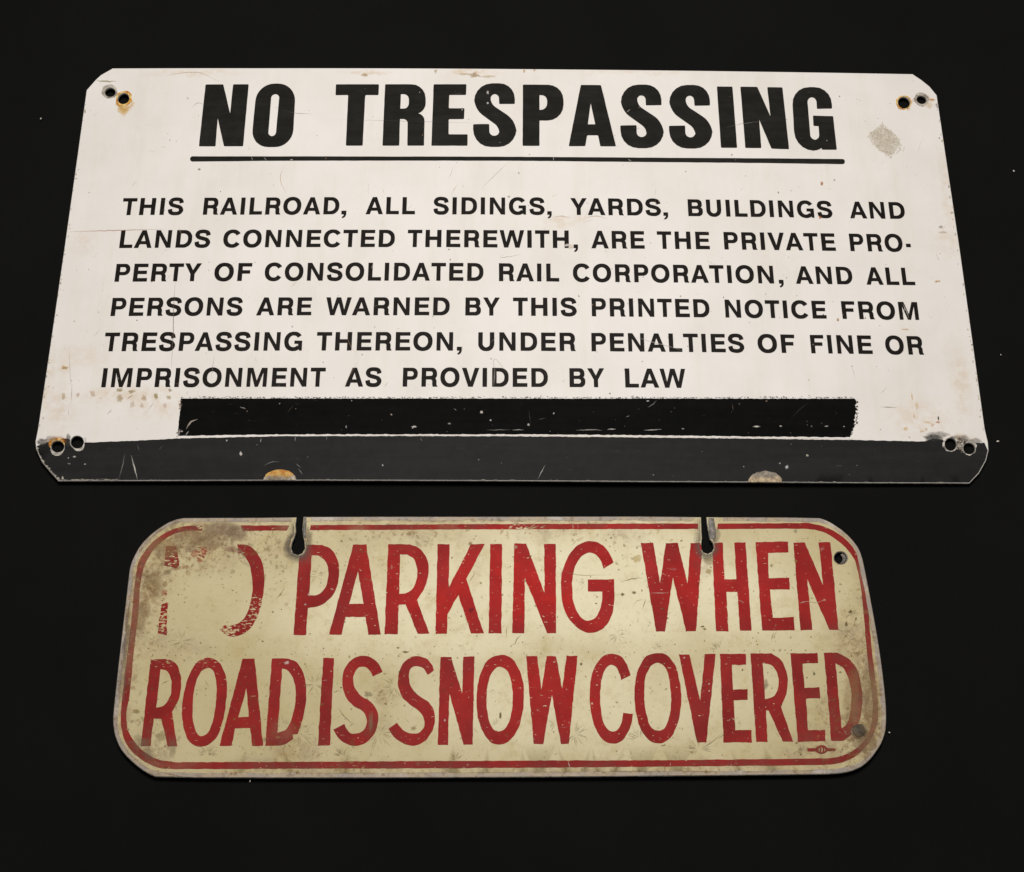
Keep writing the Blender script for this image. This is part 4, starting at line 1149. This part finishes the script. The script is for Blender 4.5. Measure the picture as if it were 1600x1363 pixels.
def mat_cream():
    n = NT('weathered_cream_enamel')
    base = cream(n)
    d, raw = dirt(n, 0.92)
    base = n.mix(d, base, n.mix(n.ramp(n.noise(75, 5, 0.7), 0.4, 0.62), lin(138, 104, 58), lin(140, 116, 92)))
    spk = n.n('TexVoronoi')
    spk.inputs['Scale'].default_value = 420
    n.l(n.warp(300, 0.003), spk.inputs['Vector'])
    sp = n.math('MULTIPLY', n.ramp(spk.outputs['Distance'], 0.24, 0.10), n.ramp(n.math('ADD', n.noise(35, 4), n.math('MULTIPLY', raw, 0.18)), 0.56, 0.74))
    base = n.mix(n.math('MULTIPLY', sp, 0.65), base, lin(96, 76, 34))
    n.bump(n.noise(500, 4), 0.18, 0.0004)
    return n.out(base, n.ramp(n.noise(30, 4), 0.3, 0.7, 0.48, 0.62), 0.25)


def mat_red(name, chip_hi=0.0):
    n = NT(name)
    fresh_lit = n.blobs(n.warp(20, 0.04), rel(TB, RB, [(820, 915, 400, 110, 1.0), (1130, 910, 260, 90, .8), (800, 1090, 330, 90, .55), (900, 822, 330, 26, .9)], PXB))
    aged_dim = n.mix(n.ramp(n.noise(26, 6, 0.7), 0.34, 0.68), (0.215, 0.0165, 0.0150, 1), (0.315, 0.0220, 0.0190, 1))
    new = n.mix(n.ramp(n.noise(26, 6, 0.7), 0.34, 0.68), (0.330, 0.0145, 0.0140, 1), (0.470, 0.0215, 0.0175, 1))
    base = n.mix(fresh_lit, aged_dim, new)  # dimmer red away from the centre: ageing plus painted light falloff
    base = n.mix(n.math('MULTIPLY', n.ramp(n.noise(95, 6, 0.7), 0.5, 0.75), 0.35), base, lin(140, 44, 42))
    d, raw = dirt(n, 0.72)
    base = n.mix(n.math('MULTIPLY', raw, 0.55), base, lin(122, 52, 46))
    base = n.mix(d, base, lin(106, 76, 62))
    c = n.ramp(n.noise(620, 3, 0.65, stretch=(1, 1.0, 1)), 0.755, 0.80)
    c = n.math('MULTIPLY', c, n.ramp(n.noise(30, 4), 0.46, 0.60))
    base = n.mix(c, base, lin(206, 186, 140))
    fade = n.blobs(n.warp(60, 0.012), rel(TB, RB, [(1368, 1092, 22, 62, .95), (1366, 1130, 20, 40, .7), (1352, 1140, 26, 26, .6), (1336, 1110, 22, 50, .45), (236, 862, 46, 46, .55), (208, 940, 20, 70, .5), (204, 1010, 20, 60, .55), (1350, 905, 16, 34, .5), (560, 824, 24, 10, .5), (700, 823, 30, 10, .35), (452, 824, 26, 12, .6), (250, 1196, 90, 14, .4), (440, 1140, 30, 20, .35)], PXB))
    base = n.mix(n.math('MULTIPLY', fade, n.ramp(n.noise(90, 5, 0.7), 0.25, 0.6, 0.45, 1.0)), base, lin(146, 112, 86))
    # flaked paint on the first word and the head of the second row
    fl = n.blobs(n.tc, rel(TB, RB, [(268, 872, 26, 26, .75), (345, 985, 60, 36, 1.0), (398, 960, 50, 50, .72), (253, 925, 24, 34, 1.1), (253, 970, 26, 50, .85), (311, 866, 30, 36, 1.15), (262, 1035, 50, 12, .5), (330, 1033, 40, 14, .5), (810, 824, 34, 8, .8), (372, 866, 18, 14, .95), (312, 825, 10, 8, .9)], PXB))
    fn = n.noise(300, 4, 0.7, stretch=(1.0, 2.6, 1, 0.75))
    f = n.ramp(n.math('ADD', fn, n.math('MULTIPLY', fl, 0.17)), 0.655, 0.69)
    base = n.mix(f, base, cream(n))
    n.bump(n.noise(500, 4), 0.15, 0.0004)
    return n.out(base, n.ramp(n.noise(30, 4), 0.3, 0.7, 0.5, 0.65), 0.06)


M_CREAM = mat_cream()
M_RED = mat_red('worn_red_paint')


def mat_bare():
    n = NT('oxidised_bare_edge')
    a = n.mix(n.ramp(n.noise(60, 6, 0.7), 0.35, 0.65), lin(168, 150, 124), lin(150, 140, 132))
    a = n.mix(n.math('MULTIPLY', n.ramp(n.noise(220, 5, 0.75), 0.5, 0.7), 0.7), a, lin(104, 84, 56))
    a = n.mix(n.math('MULTIPLY', n.ramp(n.noise(40, 4, 0.7), 0.55, 0.7), 0.6), a, lin(196, 188, 178))
    n.bump(n.noise(500, 4), 0.5, 0.0005)
    return n.out(a, 0.6, 0.4, 0.15)


M_BARE = mat_bare()
toPB = lambda lst: [(TB.PL(o), [TB.PL(h) for h in hs]) for o, hs in lst]
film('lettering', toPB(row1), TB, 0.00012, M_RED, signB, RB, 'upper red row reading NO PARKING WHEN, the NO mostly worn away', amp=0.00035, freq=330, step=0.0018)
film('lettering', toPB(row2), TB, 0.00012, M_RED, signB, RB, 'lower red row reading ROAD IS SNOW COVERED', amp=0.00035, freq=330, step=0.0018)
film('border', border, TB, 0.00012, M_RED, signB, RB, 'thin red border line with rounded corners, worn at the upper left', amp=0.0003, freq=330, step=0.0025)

# the little printers' emblem below the last word
em = [(cH(sm([(983, 752), (1040, 752), (1058, 738, 1), (1083, 731, 1), (1108, 738, 1), (1124, 752), (1182, 754), (1180, 773), (1124, 774), (1108, 786, 1), (1083, 793, 1), (1058, 786, 1), (1040, 775), (985, 776)])),
       [cH([(1064, 752), (1071, 752), (1069, 776), (1062, 774)]), cH([(1080, 746), (1086, 746), (1092, 762), (1088, 780), (1080, 778), (1084, 762)]), cH([(1100, 752), (1107, 756), (1108, 770), (1101, 775), (1104, 764)])])]
film('printer_emblem', toPB(em), TB, 0.00012, M_RED, signB, RB, 'tiny red oval emblem with side bars', step=0.002)

# bare metal edge all round (interrupted at the slots): outline and a wandering inset
o_poly = TB.PL(outB[:-(len(slot_r) + len(slot_l) + 3)])       # from (286,809) round to the right slot
oo = densify(o_poly + [o_poly[-1]], 0.003)
oo = oo[:len(oo) - 1]
k_end = max(i for i, p in enumerate(oo) if p[0] > PB(1122, 808)[0] and p[1] > PB(1122, 830)[1])
oo = oo[:k_end + 1]


def strip_in(pts, w):
    P = np.array(pts)
    T = np.gradient(P, axis=0)
    T /= np.linalg.norm(T, axis=1)[:, None] + 1e-12
    N = np.stack([-T[:, 1], T[:, 0]], 1)
    q = []
    for i, (p, t) in enumerate(zip(P, N)):
        ww = w * (1 + .22 * mnoise.noise(Vector((p[0] * 60, p[1] * 60, 0))) + .18 * mnoise.noise(Vector((p[0] * 240, p[1] * 240, 5))))
        q.append(tuple(p + t * ww))
    return q


edge_o = strip_in(oo, 0.0004)
edge_i = strip_in(oo, 0.0027)
top_edge = TB.PL([(486, 807.5), (600, 807.4), (740, 807.4), (1000, 807), (1090, 807.8)])
te = densify(top_edge + top_edge[::-1][1:-1], 0.003)
te = te[:len(te) // 2]
te2 = strip_in([(x, y - .0004) for x, y in te][::-1], 0.0023)
tl = densify(TB.PL([(286, 809.4), (400, 809), (456, 808.6)]) + TB.PL([(400, 809)]), 0.003)
tl = [p for i, p in enumerate(tl) if i < len(tl) // 2 + 1]
bare = [(edge_o + edge_i[::-1], []), ([(x, y - .0004) for x, y in te] + te2, []), ([(x, y - .0004) for x, y in tl] + strip_in([(x, y - .0004) for x, y in tl][::-1], 0.0024), [])]
film('bare_edge', bare, TB, 0.00014, M_BARE, signB, RB, 'oxidised grey bare metal edge', step=0.003)

# raised torn lips of the two hanging slots
M_LIP = mat_metal('torn_lip_metal', lin(84, 79, 73), lin(140, 133, 125), 0.6, 0.1)


def lip(name, path, w, h, label):
    """a ridge of bent metal along a path (pixels): width w, height h in metres"""
    P = np.array(TB.PL(curve(path)))
    T = np.gradient(P, axis=0)
    T /= np.linalg.norm(T, axis=1)[:, None]
    N = np.stack([-T[:, 1], T[:, 0]], 1)
    V, F = [], []
    m = len(P)
    for i in range(m):
        e = min(1, .35 + 2.2 * min(i, m - 1 - i) / m)
        for s, z in ((-1, 0), (-.55, .8), (0, 1), (.55, .7), (1, 0)):
            q = P[i] + N[i] * s * w / 2 * (.7 + .3 * e) * (1 + .2 * mnoise.noise(Vector((i * .7, s * 3, 1))))
            V.append((q[0], q[1], TB.z(*q) + .0002 + z * h * e * (1 + .4 * mnoise.noise(Vector((i * .5, s * 2, 7))))))
    for i in range(m - 1):
        for s in range(4):
            q = i * 5 + s
            F.append((q, q + 1, q + 6, q + 5))
    o = obj(name, V, F, M_LIP, signB, RB, smooth=[True] * len(F))
    o['label'] = label
    return o


lip('slot_lip', [(477, 808), (476.5, 820), (475.5, 832), (477.0, 840)], 0.0018, 0.0008, 'torn raised lip of the left hanging slot')
lip('slot_lip', [(1111, 810), (1112, 822), (1113.5, 834), (1113.5, 842)], 0.0042, 0.0007, 'wide flattened lip of the right hanging slot')

# slot and hole rims
M_SOOT = mat_rim('grimy_slot_rim', [lin(120, 108, 92), lin(84, 74, 62), lin(150, 138, 118)])
ring('slot_rim', TB, signB, RB, (465.5, 857, 11.2, 11.2, 0), (465.5, 857.5, 13.0, 12.8, 0), M_SOOT, seed=21, cover=(0, 190))
ring('slot_rim', TB, signB, RB, (1105.6, 856, 10.6, 10.2, 0), (1105.6, 856, 12.0, 11.6, 0), M_SOOT, seed=22, cover=(0, 185))
ring('hole_rim', TB, signB, RB, (1313.5, 872, 10.4, 10.0, 0), (1313.5, 872, 11.4, 10.8, 0), M_SOOT, seed=23, rag=.05)

# bright wall of the upper right hole, seen through its mouth
cres = [(1313.5 + 8.6 * math.cos(t), 872 + 8.4 * math.sin(t)) for t in np.linspace(-1.15, 1.25, 14)] + [(1310.5 + 6.6 * math.cos(t), 872.6 + 7.6 * math.sin(t)) for t in np.linspace(1.2, -1.1, 14)]
film('hole_wall', [(TB.PL(cres), [])], TB, -0.0012, mat_metal('scraped_hole_metal', lin(70, 66, 58), lin(130, 122, 110), 0.6, 0.2), signB, RB, step=0.002)

# grey bolt or plug seen in the lower right hole
def dome(cx, cy, r, h, mat, name, label, z0=0.0002):
    c = PB(cx, cy)
    V, F = [], []
    nr, nn = 7, 28
    for j in range(nr + 1):
        rr_ = r * math.sin(math.pi / 2 * j / nr)
        z = h * math.cos(math.pi / 2 * j / nr)
        for i in range(nn):
            a = 2 * math.pi * i / nn
            V.append((c[0] + rr_ * math.cos(a), c[1] + rr_ * math.sin(a), TB.z(*c) + z0 + z))
    for j in range(nr):
        for i in range(nn):
            q, p = j * nn + i, j * nn + (i + 1) % nn
            F.append((q, q + nn, p + nn, p))
    o = obj(name, V, F, mat, signB, RB, smooth=[True] * len(F))
    o['label'] = label
    return o


dome(1342, 1142, 0.0038, 0.0009, mat_metal('grey_rivet_metal', lin(56, 45, 32), lin(100, 84, 62), 0.7, 0.0), 'rivet', 'dull grey rivet in the lower right corner')
ring('rivet_rim', TB, signB, RB, (1342, 1142, 10.6, 9.8, 0), (1342.6, 1142.8, 12.6, 11.6, 0), M_SOOT, seed=24, rag=.12)

# --- wear of sign two
wb = Wear(TB)
NB = [(112, 96, 48), (128, 108, 60), (94, 78, 40), (120, 104, 72)]


def burst(x, y, n, r, a=.5, t0=0, t1=360):
    for i in range(n):
        t = math.radians(rnd.uniform(t0, t1))
        L = r * rnd.uniform(.5, 1.1)
        s = r * rnd.uniform(.05, .3)
        k = rnd.uniform(-.25, .25)
        p0 = (x + s * math.cos(t), y + s * math.sin(t))
        p1 = (x + (s + L) / 2 * math.cos(t + k * .4), y + (s + L) / 2 * math.sin(t + k * .4))
        p2 = (x + L * math.cos(t + k), y + L * math.sin(t + k))
        wb.stroke([p0, p1, p2], rnd.uniform(.6, 1.15), rnd.choice(NB), a * rnd.uniform(.6, 1.2))


for x, y, n, r, a, t0, t1 in [
    (284, 1002, 26, 20, .5, 0, 360), (492, 1069, 26, 22, .5, 0, 360), (470, 1148, 30, 26, .5, -150, 150), (592, 1146, 34, 30, .5, 0, 360), (616, 1072, 22, 22, .5, 60, 260), (534, 1182, 24, 18, .55, 180, 360), (712, 1186, 20, 14, .55, 190, 350),
    (496, 899, 22, 18, .5, 0, 360), (672, 848, 16, 12, .55, 0, 360), (914, 914, 10, 14, .55, 100, 260), (964, 992, 20, 16, .45, 0, 360), (899, 1147, 30, 22, .5, -100, 150), (1000, 1154, 18, 22, .5, 150, 300), (1092, 1172, 30, 26, .5, 120, 370),
    (1121, 1016, 18, 16, .5, 180, 360), (1027, 1014, 14, 12, .5, 180, 360), (396, 1096, 22, 14, .5, 0, 360), (324, 1178, 26, 18, .5, 160, 380), (1256, 1178, 20, 16, .5, 180, 360), (270, 1098, 14, 12, .45, 0, 360), (440, 1130, 18, 14, .45, 0, 360), (775, 1134, 12, 12, .45, 200, 330),
    (1150, 1128, 12, 12, .4, 0, 360), (868, 1132, 12, 14, .45, 120, 260), (690, 1078, 8, 9, .4, 0, 360), (278, 1100, 10, 12, .4, 0, 360), (1280, 1100, 16, 13, .45, 0, 360), (1330, 960, 14, 12, .5, 0, 360), (1345, 1010, 16, 16, .5, 0, 360), (1325, 1000, 16, 14, .5, 0, 360), (1055, 1180, 10, 10, .4, 0, 360), (985, 1182, 10, 9, .4, 0, 360)]:
    burst(x, y, n, r, a, t0, t1)
for p, w, c, a in [
    ([(969, 910), (985, 905), (1006, 903)], 1.5, (110, 92, 44), .8), ([(1009, 935), (1004, 952)], 1.6, (110, 92, 44), .8), ([(997, 965), (996, 974)], 1.2, (120, 100, 60), .7), ([(870, 884), (880, 892), (948, 899)], 1.2, (150, 128, 80), .6), ([(990, 944), (998, 938), (1007, 938)], 1.1, (140, 120, 80), .6),
    ([(430, 937), (438, 929), (444, 920)], 1.5, (140, 116, 64), .8), ([(745, 890), (738, 902), (732, 913)], 1.2, (130, 108, 56), .7), ([(606, 830), (620, 828), (655, 834)], 1.0, (150, 130, 90), .5), ([(306, 951), (312, 943)], 1.2, (130, 112, 70), .7), ([(252, 1070), (258, 1066), (264, 1063)], 1.6, (120, 100, 50), .8), ([(320, 1063), (326, 1072)], 1.6, (140, 120, 70), .7),
    ([(520, 1083), (530, 1078.6)], 1.8, (120, 104, 44), .8), ([(528, 1105), (536, 1117), (552, 1132)], 1.6, (110, 92, 40), .7), ([(545, 1137), (552, 1130)], 1.4, (110, 92, 40), .7), ([(798, 1008), (805, 1006), (807, 1000), (815, 992)], 1.6, (104, 92, 60), .8), ([(798, 1012), (799, 1008)], 2.2, (96, 84, 54), .8), ([(791, 978), (791.5, 996)], 1.2, (120, 104, 60), .7),
    ([(836, 977), (848, 978), (838, 983)], 1.0, (150, 130, 90), .6), ([(866, 1180), (872, 1176)], 1.6, (120, 104, 50), .7), ([(1032, 1166), (1040, 1164)], 2.6, (110, 96, 40), .8), ([(1210, 988), (1206, 996), (1206, 1003)], 1.4, (110, 92, 60), .8), ([(1214, 986), (1208, 996)], 1.0, (110, 92, 60), .7), ([(1250, 942), (1262, 940), (1272, 942), (1290, 938)], 1.8, (200, 176, 150), .7),
    ([(1249, 943), (1260, 940)], 2.4, (214, 180, 170), .9), ([(1284, 938.5), (1291, 937.5)], 2.4, (214, 180, 170), .9), ([(1016, 927), (1030, 927), (1044, 926.8)], 1.5, (214, 186, 170), .85), ([(1153, 938), (1163, 942)], 1.5, (206, 180, 160), .8), ([(618, 896.6), (623, 897)], 2.0, (226, 206, 186), .9), ([(516, 920), (522, 922)], 2.0, (220, 200, 186), .9),
    ([(820, 822), (828, 826), (842, 822)], 2.4, (206, 186, 140), .9), ([(826, 826), (838, 818)], 1.8, (206, 186, 140), .8), ([(844, 825), (850, 824)], 3.0, (206, 190, 150), .9), ([(895, 819), (895.5, 827)], 1.5, (224, 206, 180), .9), ([(903, 819), (903, 827)], 1.0, (214, 190, 170), .7), ([(1028, 821), (1030, 824)], 1.6, (214, 190, 170), .9), ([(888, 1190), (890, 1200)], 2.0, (224, 206, 190), .9),
    ([(1047, 1191), (1048, 1198)], 1.3, (214, 190, 176), .8), ([(1142, 1193), (1143, 1198)], 1.2, (214, 190, 176), .7), ([(758, 1041.5), (764, 1040)], 1.4, (214, 186, 170), .8), ([(807, 1131), (813, 1125)], 1.3, (206, 160, 150), .8), ([(875, 1137), (888, 1136.5)], 1.6, (190, 120, 116), .8), ([(503, 1064), (512, 1063)], 1.2, (214, 180, 170), .8),
    ([(1122, 1155), (1128, 1150), (1136, 1144)], 1.5, (120, 100, 60), .7), ([(1095, 1170), (1112, 1160), (1128, 1146)], 1.5, (130, 110, 70), .6), ([(1143, 1122), (1149, 1126)], 1.6, (220, 200, 180), .9), ([(1138, 1127), (1141, 1124)], 1.6, (220, 200, 180), .9), ([(1318, 1138), (1322, 1150)], 1.8, (190, 160, 140), .6), ([(640, 1113), (648, 1104)], 1.0, (140, 120, 80), .5)]:
    wb.stroke(p, w, c, a)
for x, y, rx, ry, c, a in [
    (782, 1118, 2.6, 5, (92, 84, 34), .9), (973, 929, 3.3, 3.0, (110, 92, 32), .9), (991, 926, 3.0, 2.2, (104, 86, 36), .85), (634, 1019, 5.5, 2.2, (116, 92, 36), .9), (622, 1012.6, 2, 1.6, (110, 88, 40), .8), (1272, 1053, 2.2, 3.4, (100, 96, 80), .85), (1196, 1070, 4, 9, (118, 96, 74), .5), (735, 850, 3, 2.8, (150, 120, 80), .85), (1098, 979, 3, 2, (100, 80, 40), .9), (1101, 983, 3.4, 2, (96, 78, 36), .9),
    (995, 873, 7, 7, (196, 174, 110), .6), (988, 873, 2, 2, (140, 120, 70), .7), (646, 1138, 5, 4, (150, 130, 70), .6), (213, 1112, 5, 4, (140, 116, 70), .7), (220, 1160, 16, 12, (140, 128, 100), .4), (252, 1150, 9, 8, (150, 130, 84), .45), (270, 1168, 8, 18, (130, 116, 92), .35), (232, 1178, 10, 12, (128, 112, 92), .4), (575, 1085, 7, 5, (120, 108, 80), .5), (580, 1128, 4, 16, (150, 136, 104), .45),
    (1043, 966, 2, 2, (150, 60, 54), .7), (933, 933, 1.3, 1.3, (170, 90, 70), .8), (448, 1036, 3.6, 3.2, (222, 196, 184), .95), (483, 929, 2.6, 2.4, (214, 180, 170), .9), (477, 945, 1.8, 1.6, (214, 190, 180), .9), (470, 905, 2, 2, (180, 120, 110), .6), (925, 1099.6, 2, 2, (226, 206, 190), .8), (840, 1110, 1.6, 1.6, (206, 160, 150), .8), (885, 1077.5, 1.3, 1.3, (214, 180, 170), .8), (695, 1126, 1.2, 2.0, (220, 200, 190), .9),
    (1069, 1028, 1.6, 1.6, (220, 196, 180), .9), (1108, 1069, 1.5, 1.5, (220, 200, 180), .9), (1108, 1080, 1.3, 1.3, (220, 200, 180), .9), (737, 953, 5, 4, (100, 30, 44), .55), (1053, 890, 4, 2, (190, 110, 110), .7), (1045, 900, 1.3, 1.3, (214, 170, 160), .8), (1284, 858, 4, 2.4, (196, 120, 116), .7), (805, 855, 3.4, 3, (206, 176, 150), .7), (612, 886, 2, 4, (206, 150, 140), .6), (1107, 893, 6, 5, (170, 148, 84), .55), (1243, 830, 3, 3, (150, 138, 112), .7),
    (1205, 884, 3, 3, (150, 126, 70), .6), (1243, 877, 3, 3, (170, 146, 90), .5), (1329, 956, 3, 3, (90, 72, 44), .8), (1322, 975, 2.4, 4, (100, 84, 54), .8), (1337, 967, 2, 3, (96, 78, 46), .8)]:
    wb.blob(x, y, rx, ry, c, a, soft=.2)
for i in range(46):                                 # row of little punch dots between the two rows of letters
    x = 236 + i * 24.4
    y = np.interp(x, [236, 640, 1060, 1340], [1023.5, 1022.5, 1018.6, 1015.5])
    wb.blob(x + rnd.uniform(-3, 3), y + rnd.uniform(-1, 1), rnd.uniform(.7, 1.4), rnd.uniform(.7, 1.3), (112, 88, 36), rnd.uniform(.5, .9), n=7)
for i in range(900):                                # rust coloured flecks everywhere on the enamel
    x, y = rnd.uniform(195, 1370), rnd.uniform(830, 1188)
    if not (215 - (y - 880) * .1 < x < 1340 + (y - 880) * .11):
        continue
    r = abs(rnd.gauss(0, .6)) + .4
    wb.blob(x, y, r * rnd.uniform(.8, 1.8), r, rnd.choice([(120, 98, 44), (140, 114, 58), (104, 84, 36), (150, 128, 84), (90, 76, 44)]), rnd.uniform(.3, .8), rnd.uniform(0, 180), n=7)
for i in range(260):                                # short scuffs
    x, y, t, L = rnd.uniform(205, 1355), rnd.uniform(832, 1186), rnd.uniform(0, 6.28), abs(rnd.gauss(0, 5)) + 2.5
    wb.stroke([(x, y), (x + L * .5 * math.cos(t) + rnd.uniform(-1, 1), y + L * .5 * math.sin(t) + rnd.uniform(-1, 1)), (x + L * math.cos(t), y + L * math.sin(t))], rnd.uniform(.6, 1.3), rnd.choice(NB + [(176, 156, 104), (222, 212, 174)]), rnd.uniform(.25, .65))
for i in range(150):                                # curled brown scurf in the dirty corners
    cx, cy, sx, sy = rnd.choice([(330, 850, 60, 20), (230, 930, 16, 45), (1335, 1010, 18, 60), (1310, 1100, 24, 40), (1350, 1150, 20, 30), (250, 1000, 30, 20)])
    x, y, t = rnd.gauss(cx, sx), rnd.gauss(cy, sy), rnd.uniform(0, 6.28)
    if y < 832 or x > 1340 + (y - 880) * .11 or x < 220 - (y - 880) * .1 or (x < 262 and y < 872):
        continue
    L = rnd.uniform(3, 8)
    wb.stroke([(x, y), (x + L * .5 * math.cos(t) + rnd.uniform(-2, 2), y + L * .5 * math.sin(t) + rnd.uniform(-2, 2)), (x + L * math.cos(t), y + L * math.sin(t))], rnd.uniform(.9, 1.9), rnd.choice([(120, 96, 50), (140, 110, 60), (100, 84, 54), (190, 170, 120)]), rnd.uniform(.35, .75))
for i in range(60):                                # cream pinholes in the red paint and pale chips along the edge
    x, y = rnd.uniform(210, 1350), rnd.choice([rnd.uniform(850, 988), rnd.uniform(1026, 1165)])
    r = abs(rnd.gauss(0, .4)) + .35
    wb.blob(x, y, r, r, (214, 190, 160), rnd.uniform(.4, .9), n=7)
# grime: many soft brown and grey smears gathered in the corners, round the slots and along the left side
for cx, cy, sx, sy, k in [(320, 848, 70, 18, 170), (245, 880, 30, 34, 80), (222, 935, 16, 45, 90), (200, 1010, 9, 60, 80), (235, 1160, 24, 22, 50), (300, 880, 36, 16, 60), (380, 850, 30, 14, 50), (1362, 1090, 12, 60, 110), (1350, 1150, 20, 26, 110),
                          (1330, 1090, 14, 50, 60), (1315, 1176, 30, 12, 50), (1335, 985, 12, 40, 40), (620, 834, 60, 10, 40), (900, 834, 70, 8, 36), (470, 1180, 60, 14, 36), (430, 870, 16, 40, 40), (1000, 1204, 180, 4, 50), (450, 1206, 120, 4, 50), (700, 813, 260, 3, 50), (600, 1085, 10, 8, 10), (420, 1150, 30, 14, 20)]:
    for i in range(int(k * 1.9)):
        x, y = rnd.gauss(cx, sx), rnd.gauss(cy, sy)
        r = abs(rnd.gauss(0, 1.7)) + .8
        wb.blob(x, y, r * rnd.uniform(.8, 1.8), r * rnd.uniform(.6, 1.1), rnd.choice([(134, 98, 52), (146, 110, 64), (156, 122, 80), (136, 112, 86), (116, 86, 48), (186, 160, 108), (150, 104, 56)]), rnd.uniform(.08, .34), rnd.uniform(0, 180), rag=.5, soft=.1, n=9)
for x, y, rx, ry, c, a in [(312, 876, 5, 3, (176, 84, 40), .55), (304, 866, 9, 6, (186, 100, 70), .35), (318, 862, 7, 7, (190, 96, 74), .4), (290, 886, 7, 4, (150, 96, 56), .45), (276, 888, 9, 4, (140, 84, 50), .45), (262, 894, 8, 5, (120, 92, 50), .4), (258, 912, 4, 6, (150, 96, 54), .4), (256, 926, 5, 6, (170, 90, 70), .4),
                           (300, 858, 14, 6, (160, 128, 104), .35), (348, 826, 34, 13, (146, 122, 98), .6), (372, 834, 16, 14, (142, 118, 96), .5), (300, 840, 40, 14, (158, 130, 94), .4), (262, 856, 24, 18, (156, 124, 80), .35), (330, 846, 30, 12, (152, 124, 92), .4), (240, 912, 16, 24, (140, 108, 66), .35), (222, 960, 12, 34, (150, 120, 84), .35), (196, 990, 8, 60, (120, 104, 90), .4), (192, 1060, 7, 50, (126, 110, 94), .3), (1360, 1090, 18, 60, (150, 122, 88), .35), (1356, 1160, 22, 20, (146, 118, 88), .4), (1330, 1085, 14, 50, (164, 136, 92), .3), (360, 858, 12, 5, (150, 110, 96), .45), (374, 862, 6, 5, (150, 96, 86), .5), (466, 842, 15, 32, (104, 96, 86), .6), (465, 857, 16, 15, (78, 72, 64), .75), (480, 842, 8, 22, (120, 108, 92), .4), (452, 850, 7, 16, (120, 104, 80), .4), (1107, 846, 15, 26, (100, 92, 82), .5),
                           (1105, 858, 13, 11, (84, 76, 66), .45), (1118, 838, 8, 14, (130, 116, 98), .35), (1107, 876, 10, 8, (150, 134, 92), .4), (1342, 1143, 16, 14, (96, 80, 60), .4), (1314, 872, 13, 12, (120, 104, 76), .3)]:
    wb.blob(x, y, rx, ry, c, a, rnd.uniform(-12, 12), rag=.25, soft=.0, n=14)  # the grey ones round the slots are painted shading as well as dirt
# grey dirt halo and soft shading painted round the two hanging slots
for off, w, a in ((2.0, 5.0, .75), (5.0, 7.0, .42), (8.5, 8.0, .22)):
    for path in ([(462 - off, 810), (461 - off, 822), (460 - off, 834), (457 - off, 844), (454 - off, 854), (456 - off * .8, 866 + off * .4), (465, 868 + off), (474 + off * .8, 866 + off * .4), (477 + off, 855), (475 + off, 842)],
                 [(1095 - off, 810), (1095 - off, 830), (1095 - off, 848), (1096 - off * .9, 862 + off * .3), (1106, 866 + off), (1114 + off * .8, 862 + off * .3), (1116 + off, 853), (1110 + off, 840)]):
        wb.stroke(path, w, (112, 104, 94), a, soft=True)
# the thin dark crease that runs a few pixels inside the edge
cre = [(292, 816.5), (268, 823), (247, 836), (228, 856), (214, 880), (208, 905), (200, 965), (192, 1040), (185, 1110), (184, 1134), (190, 1158), (206, 1181), (228, 1199), (252, 1207.5), (480, 1208.4), (760, 1207.2), (1040, 1205.2), (1287, 1203), (1318, 1199.6), (1345, 1187), (1366, 1162), (1377, 1134), (1376, 1094), (1368, 1025), (1345, 893)]
cc = curve(cre)
for i in range(0, len(cc) - 3, 2):
    if rnd.random() < .8:
        wb.stroke([cc[i], cc[i + 2]], rnd.uniform(.7, 1.4), rnd.choice([(120, 96, 66), (104, 86, 60), (150, 120, 84)]), rnd.uniform(.3, .8))
for i in range(60):
    x = rnd.uniform(300, 1090)
    wb.stroke([(x, 814.6 + rnd.uniform(-.5, .5)), (x + rnd.uniform(5, 18), 814.5 + rnd.uniform(-.4, .4))], rnd.uniform(.7, 1.3), rnd.choice([(120, 96, 66), (150, 70, 60), (150, 130, 100)]), rnd.uniform(.25, .7))

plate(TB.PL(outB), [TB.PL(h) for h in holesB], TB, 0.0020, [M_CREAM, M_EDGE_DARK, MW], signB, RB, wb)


# ================================================================== lint lying on the cloth
def mat_lint():
    n = NT('lint_fibre')
    return n.out(n.mix(n.noise(900), lin(190, 184, 172), lin(220, 214, 204)), 0.9, 0.2)


M_LINT = mat_lint()


def lint(u, v, r, label, seed, stretch=1.0):
    R = random.Random(seed)
    c = on_plane(u, v, 0.0)
    V, F = [], []
    nr, nn = 4, 8
    for j in range(nr + 1):
        for i in range(nn):
            a, b = 2 * math.pi * i / nn, math.pi * j / nr
            k = r * R.uniform(.65, 1.25)
            V.append((c[0] + k * stretch * math.sin(b) * math.cos(a), c[1] + k * math.sin(b) * math.sin(a), 0.0004 + k * .6 * math.cos(b)))
    for j in range(nr):
        for i in range(nn):
            q, p = j * nn + i, j * nn + (i + 1) % nn
            F.append((q, q + nn, p + nn, p))
    o = obj('lint_speck', [(x - c[0], y - c[1], z) for x, y, z in V], F, M_LINT)
    o.location = (c[0], c[1], 0)
    o['label'], o['category'], o['group'] = label, 'lint', 'lint specks on the black cloth'


lint(64, 186, .0006, 'tiny white lint speck on black cloth left of the white sign', 1)
lint(1583.5, 268, .0009, 'beige lint crumb on black cloth far right of the white sign', 2, .8)
lint(1563.5, 555, .0004, 'faintest lint speck on black cloth beside the white sign, midway down its right edge', 3)
lint(1558.5, 690, .0005, 'short pale lint dash just right of the white sign bottom corner', 4, 1.9)
lint(1389.5, 1145, .0005, 'white lint speck on black cloth right of the cream sign bottom corner', 5)
lint(391, 1221, .0006, 'small grey lint tuft just below the cream sign bottom edge', 6, .6)
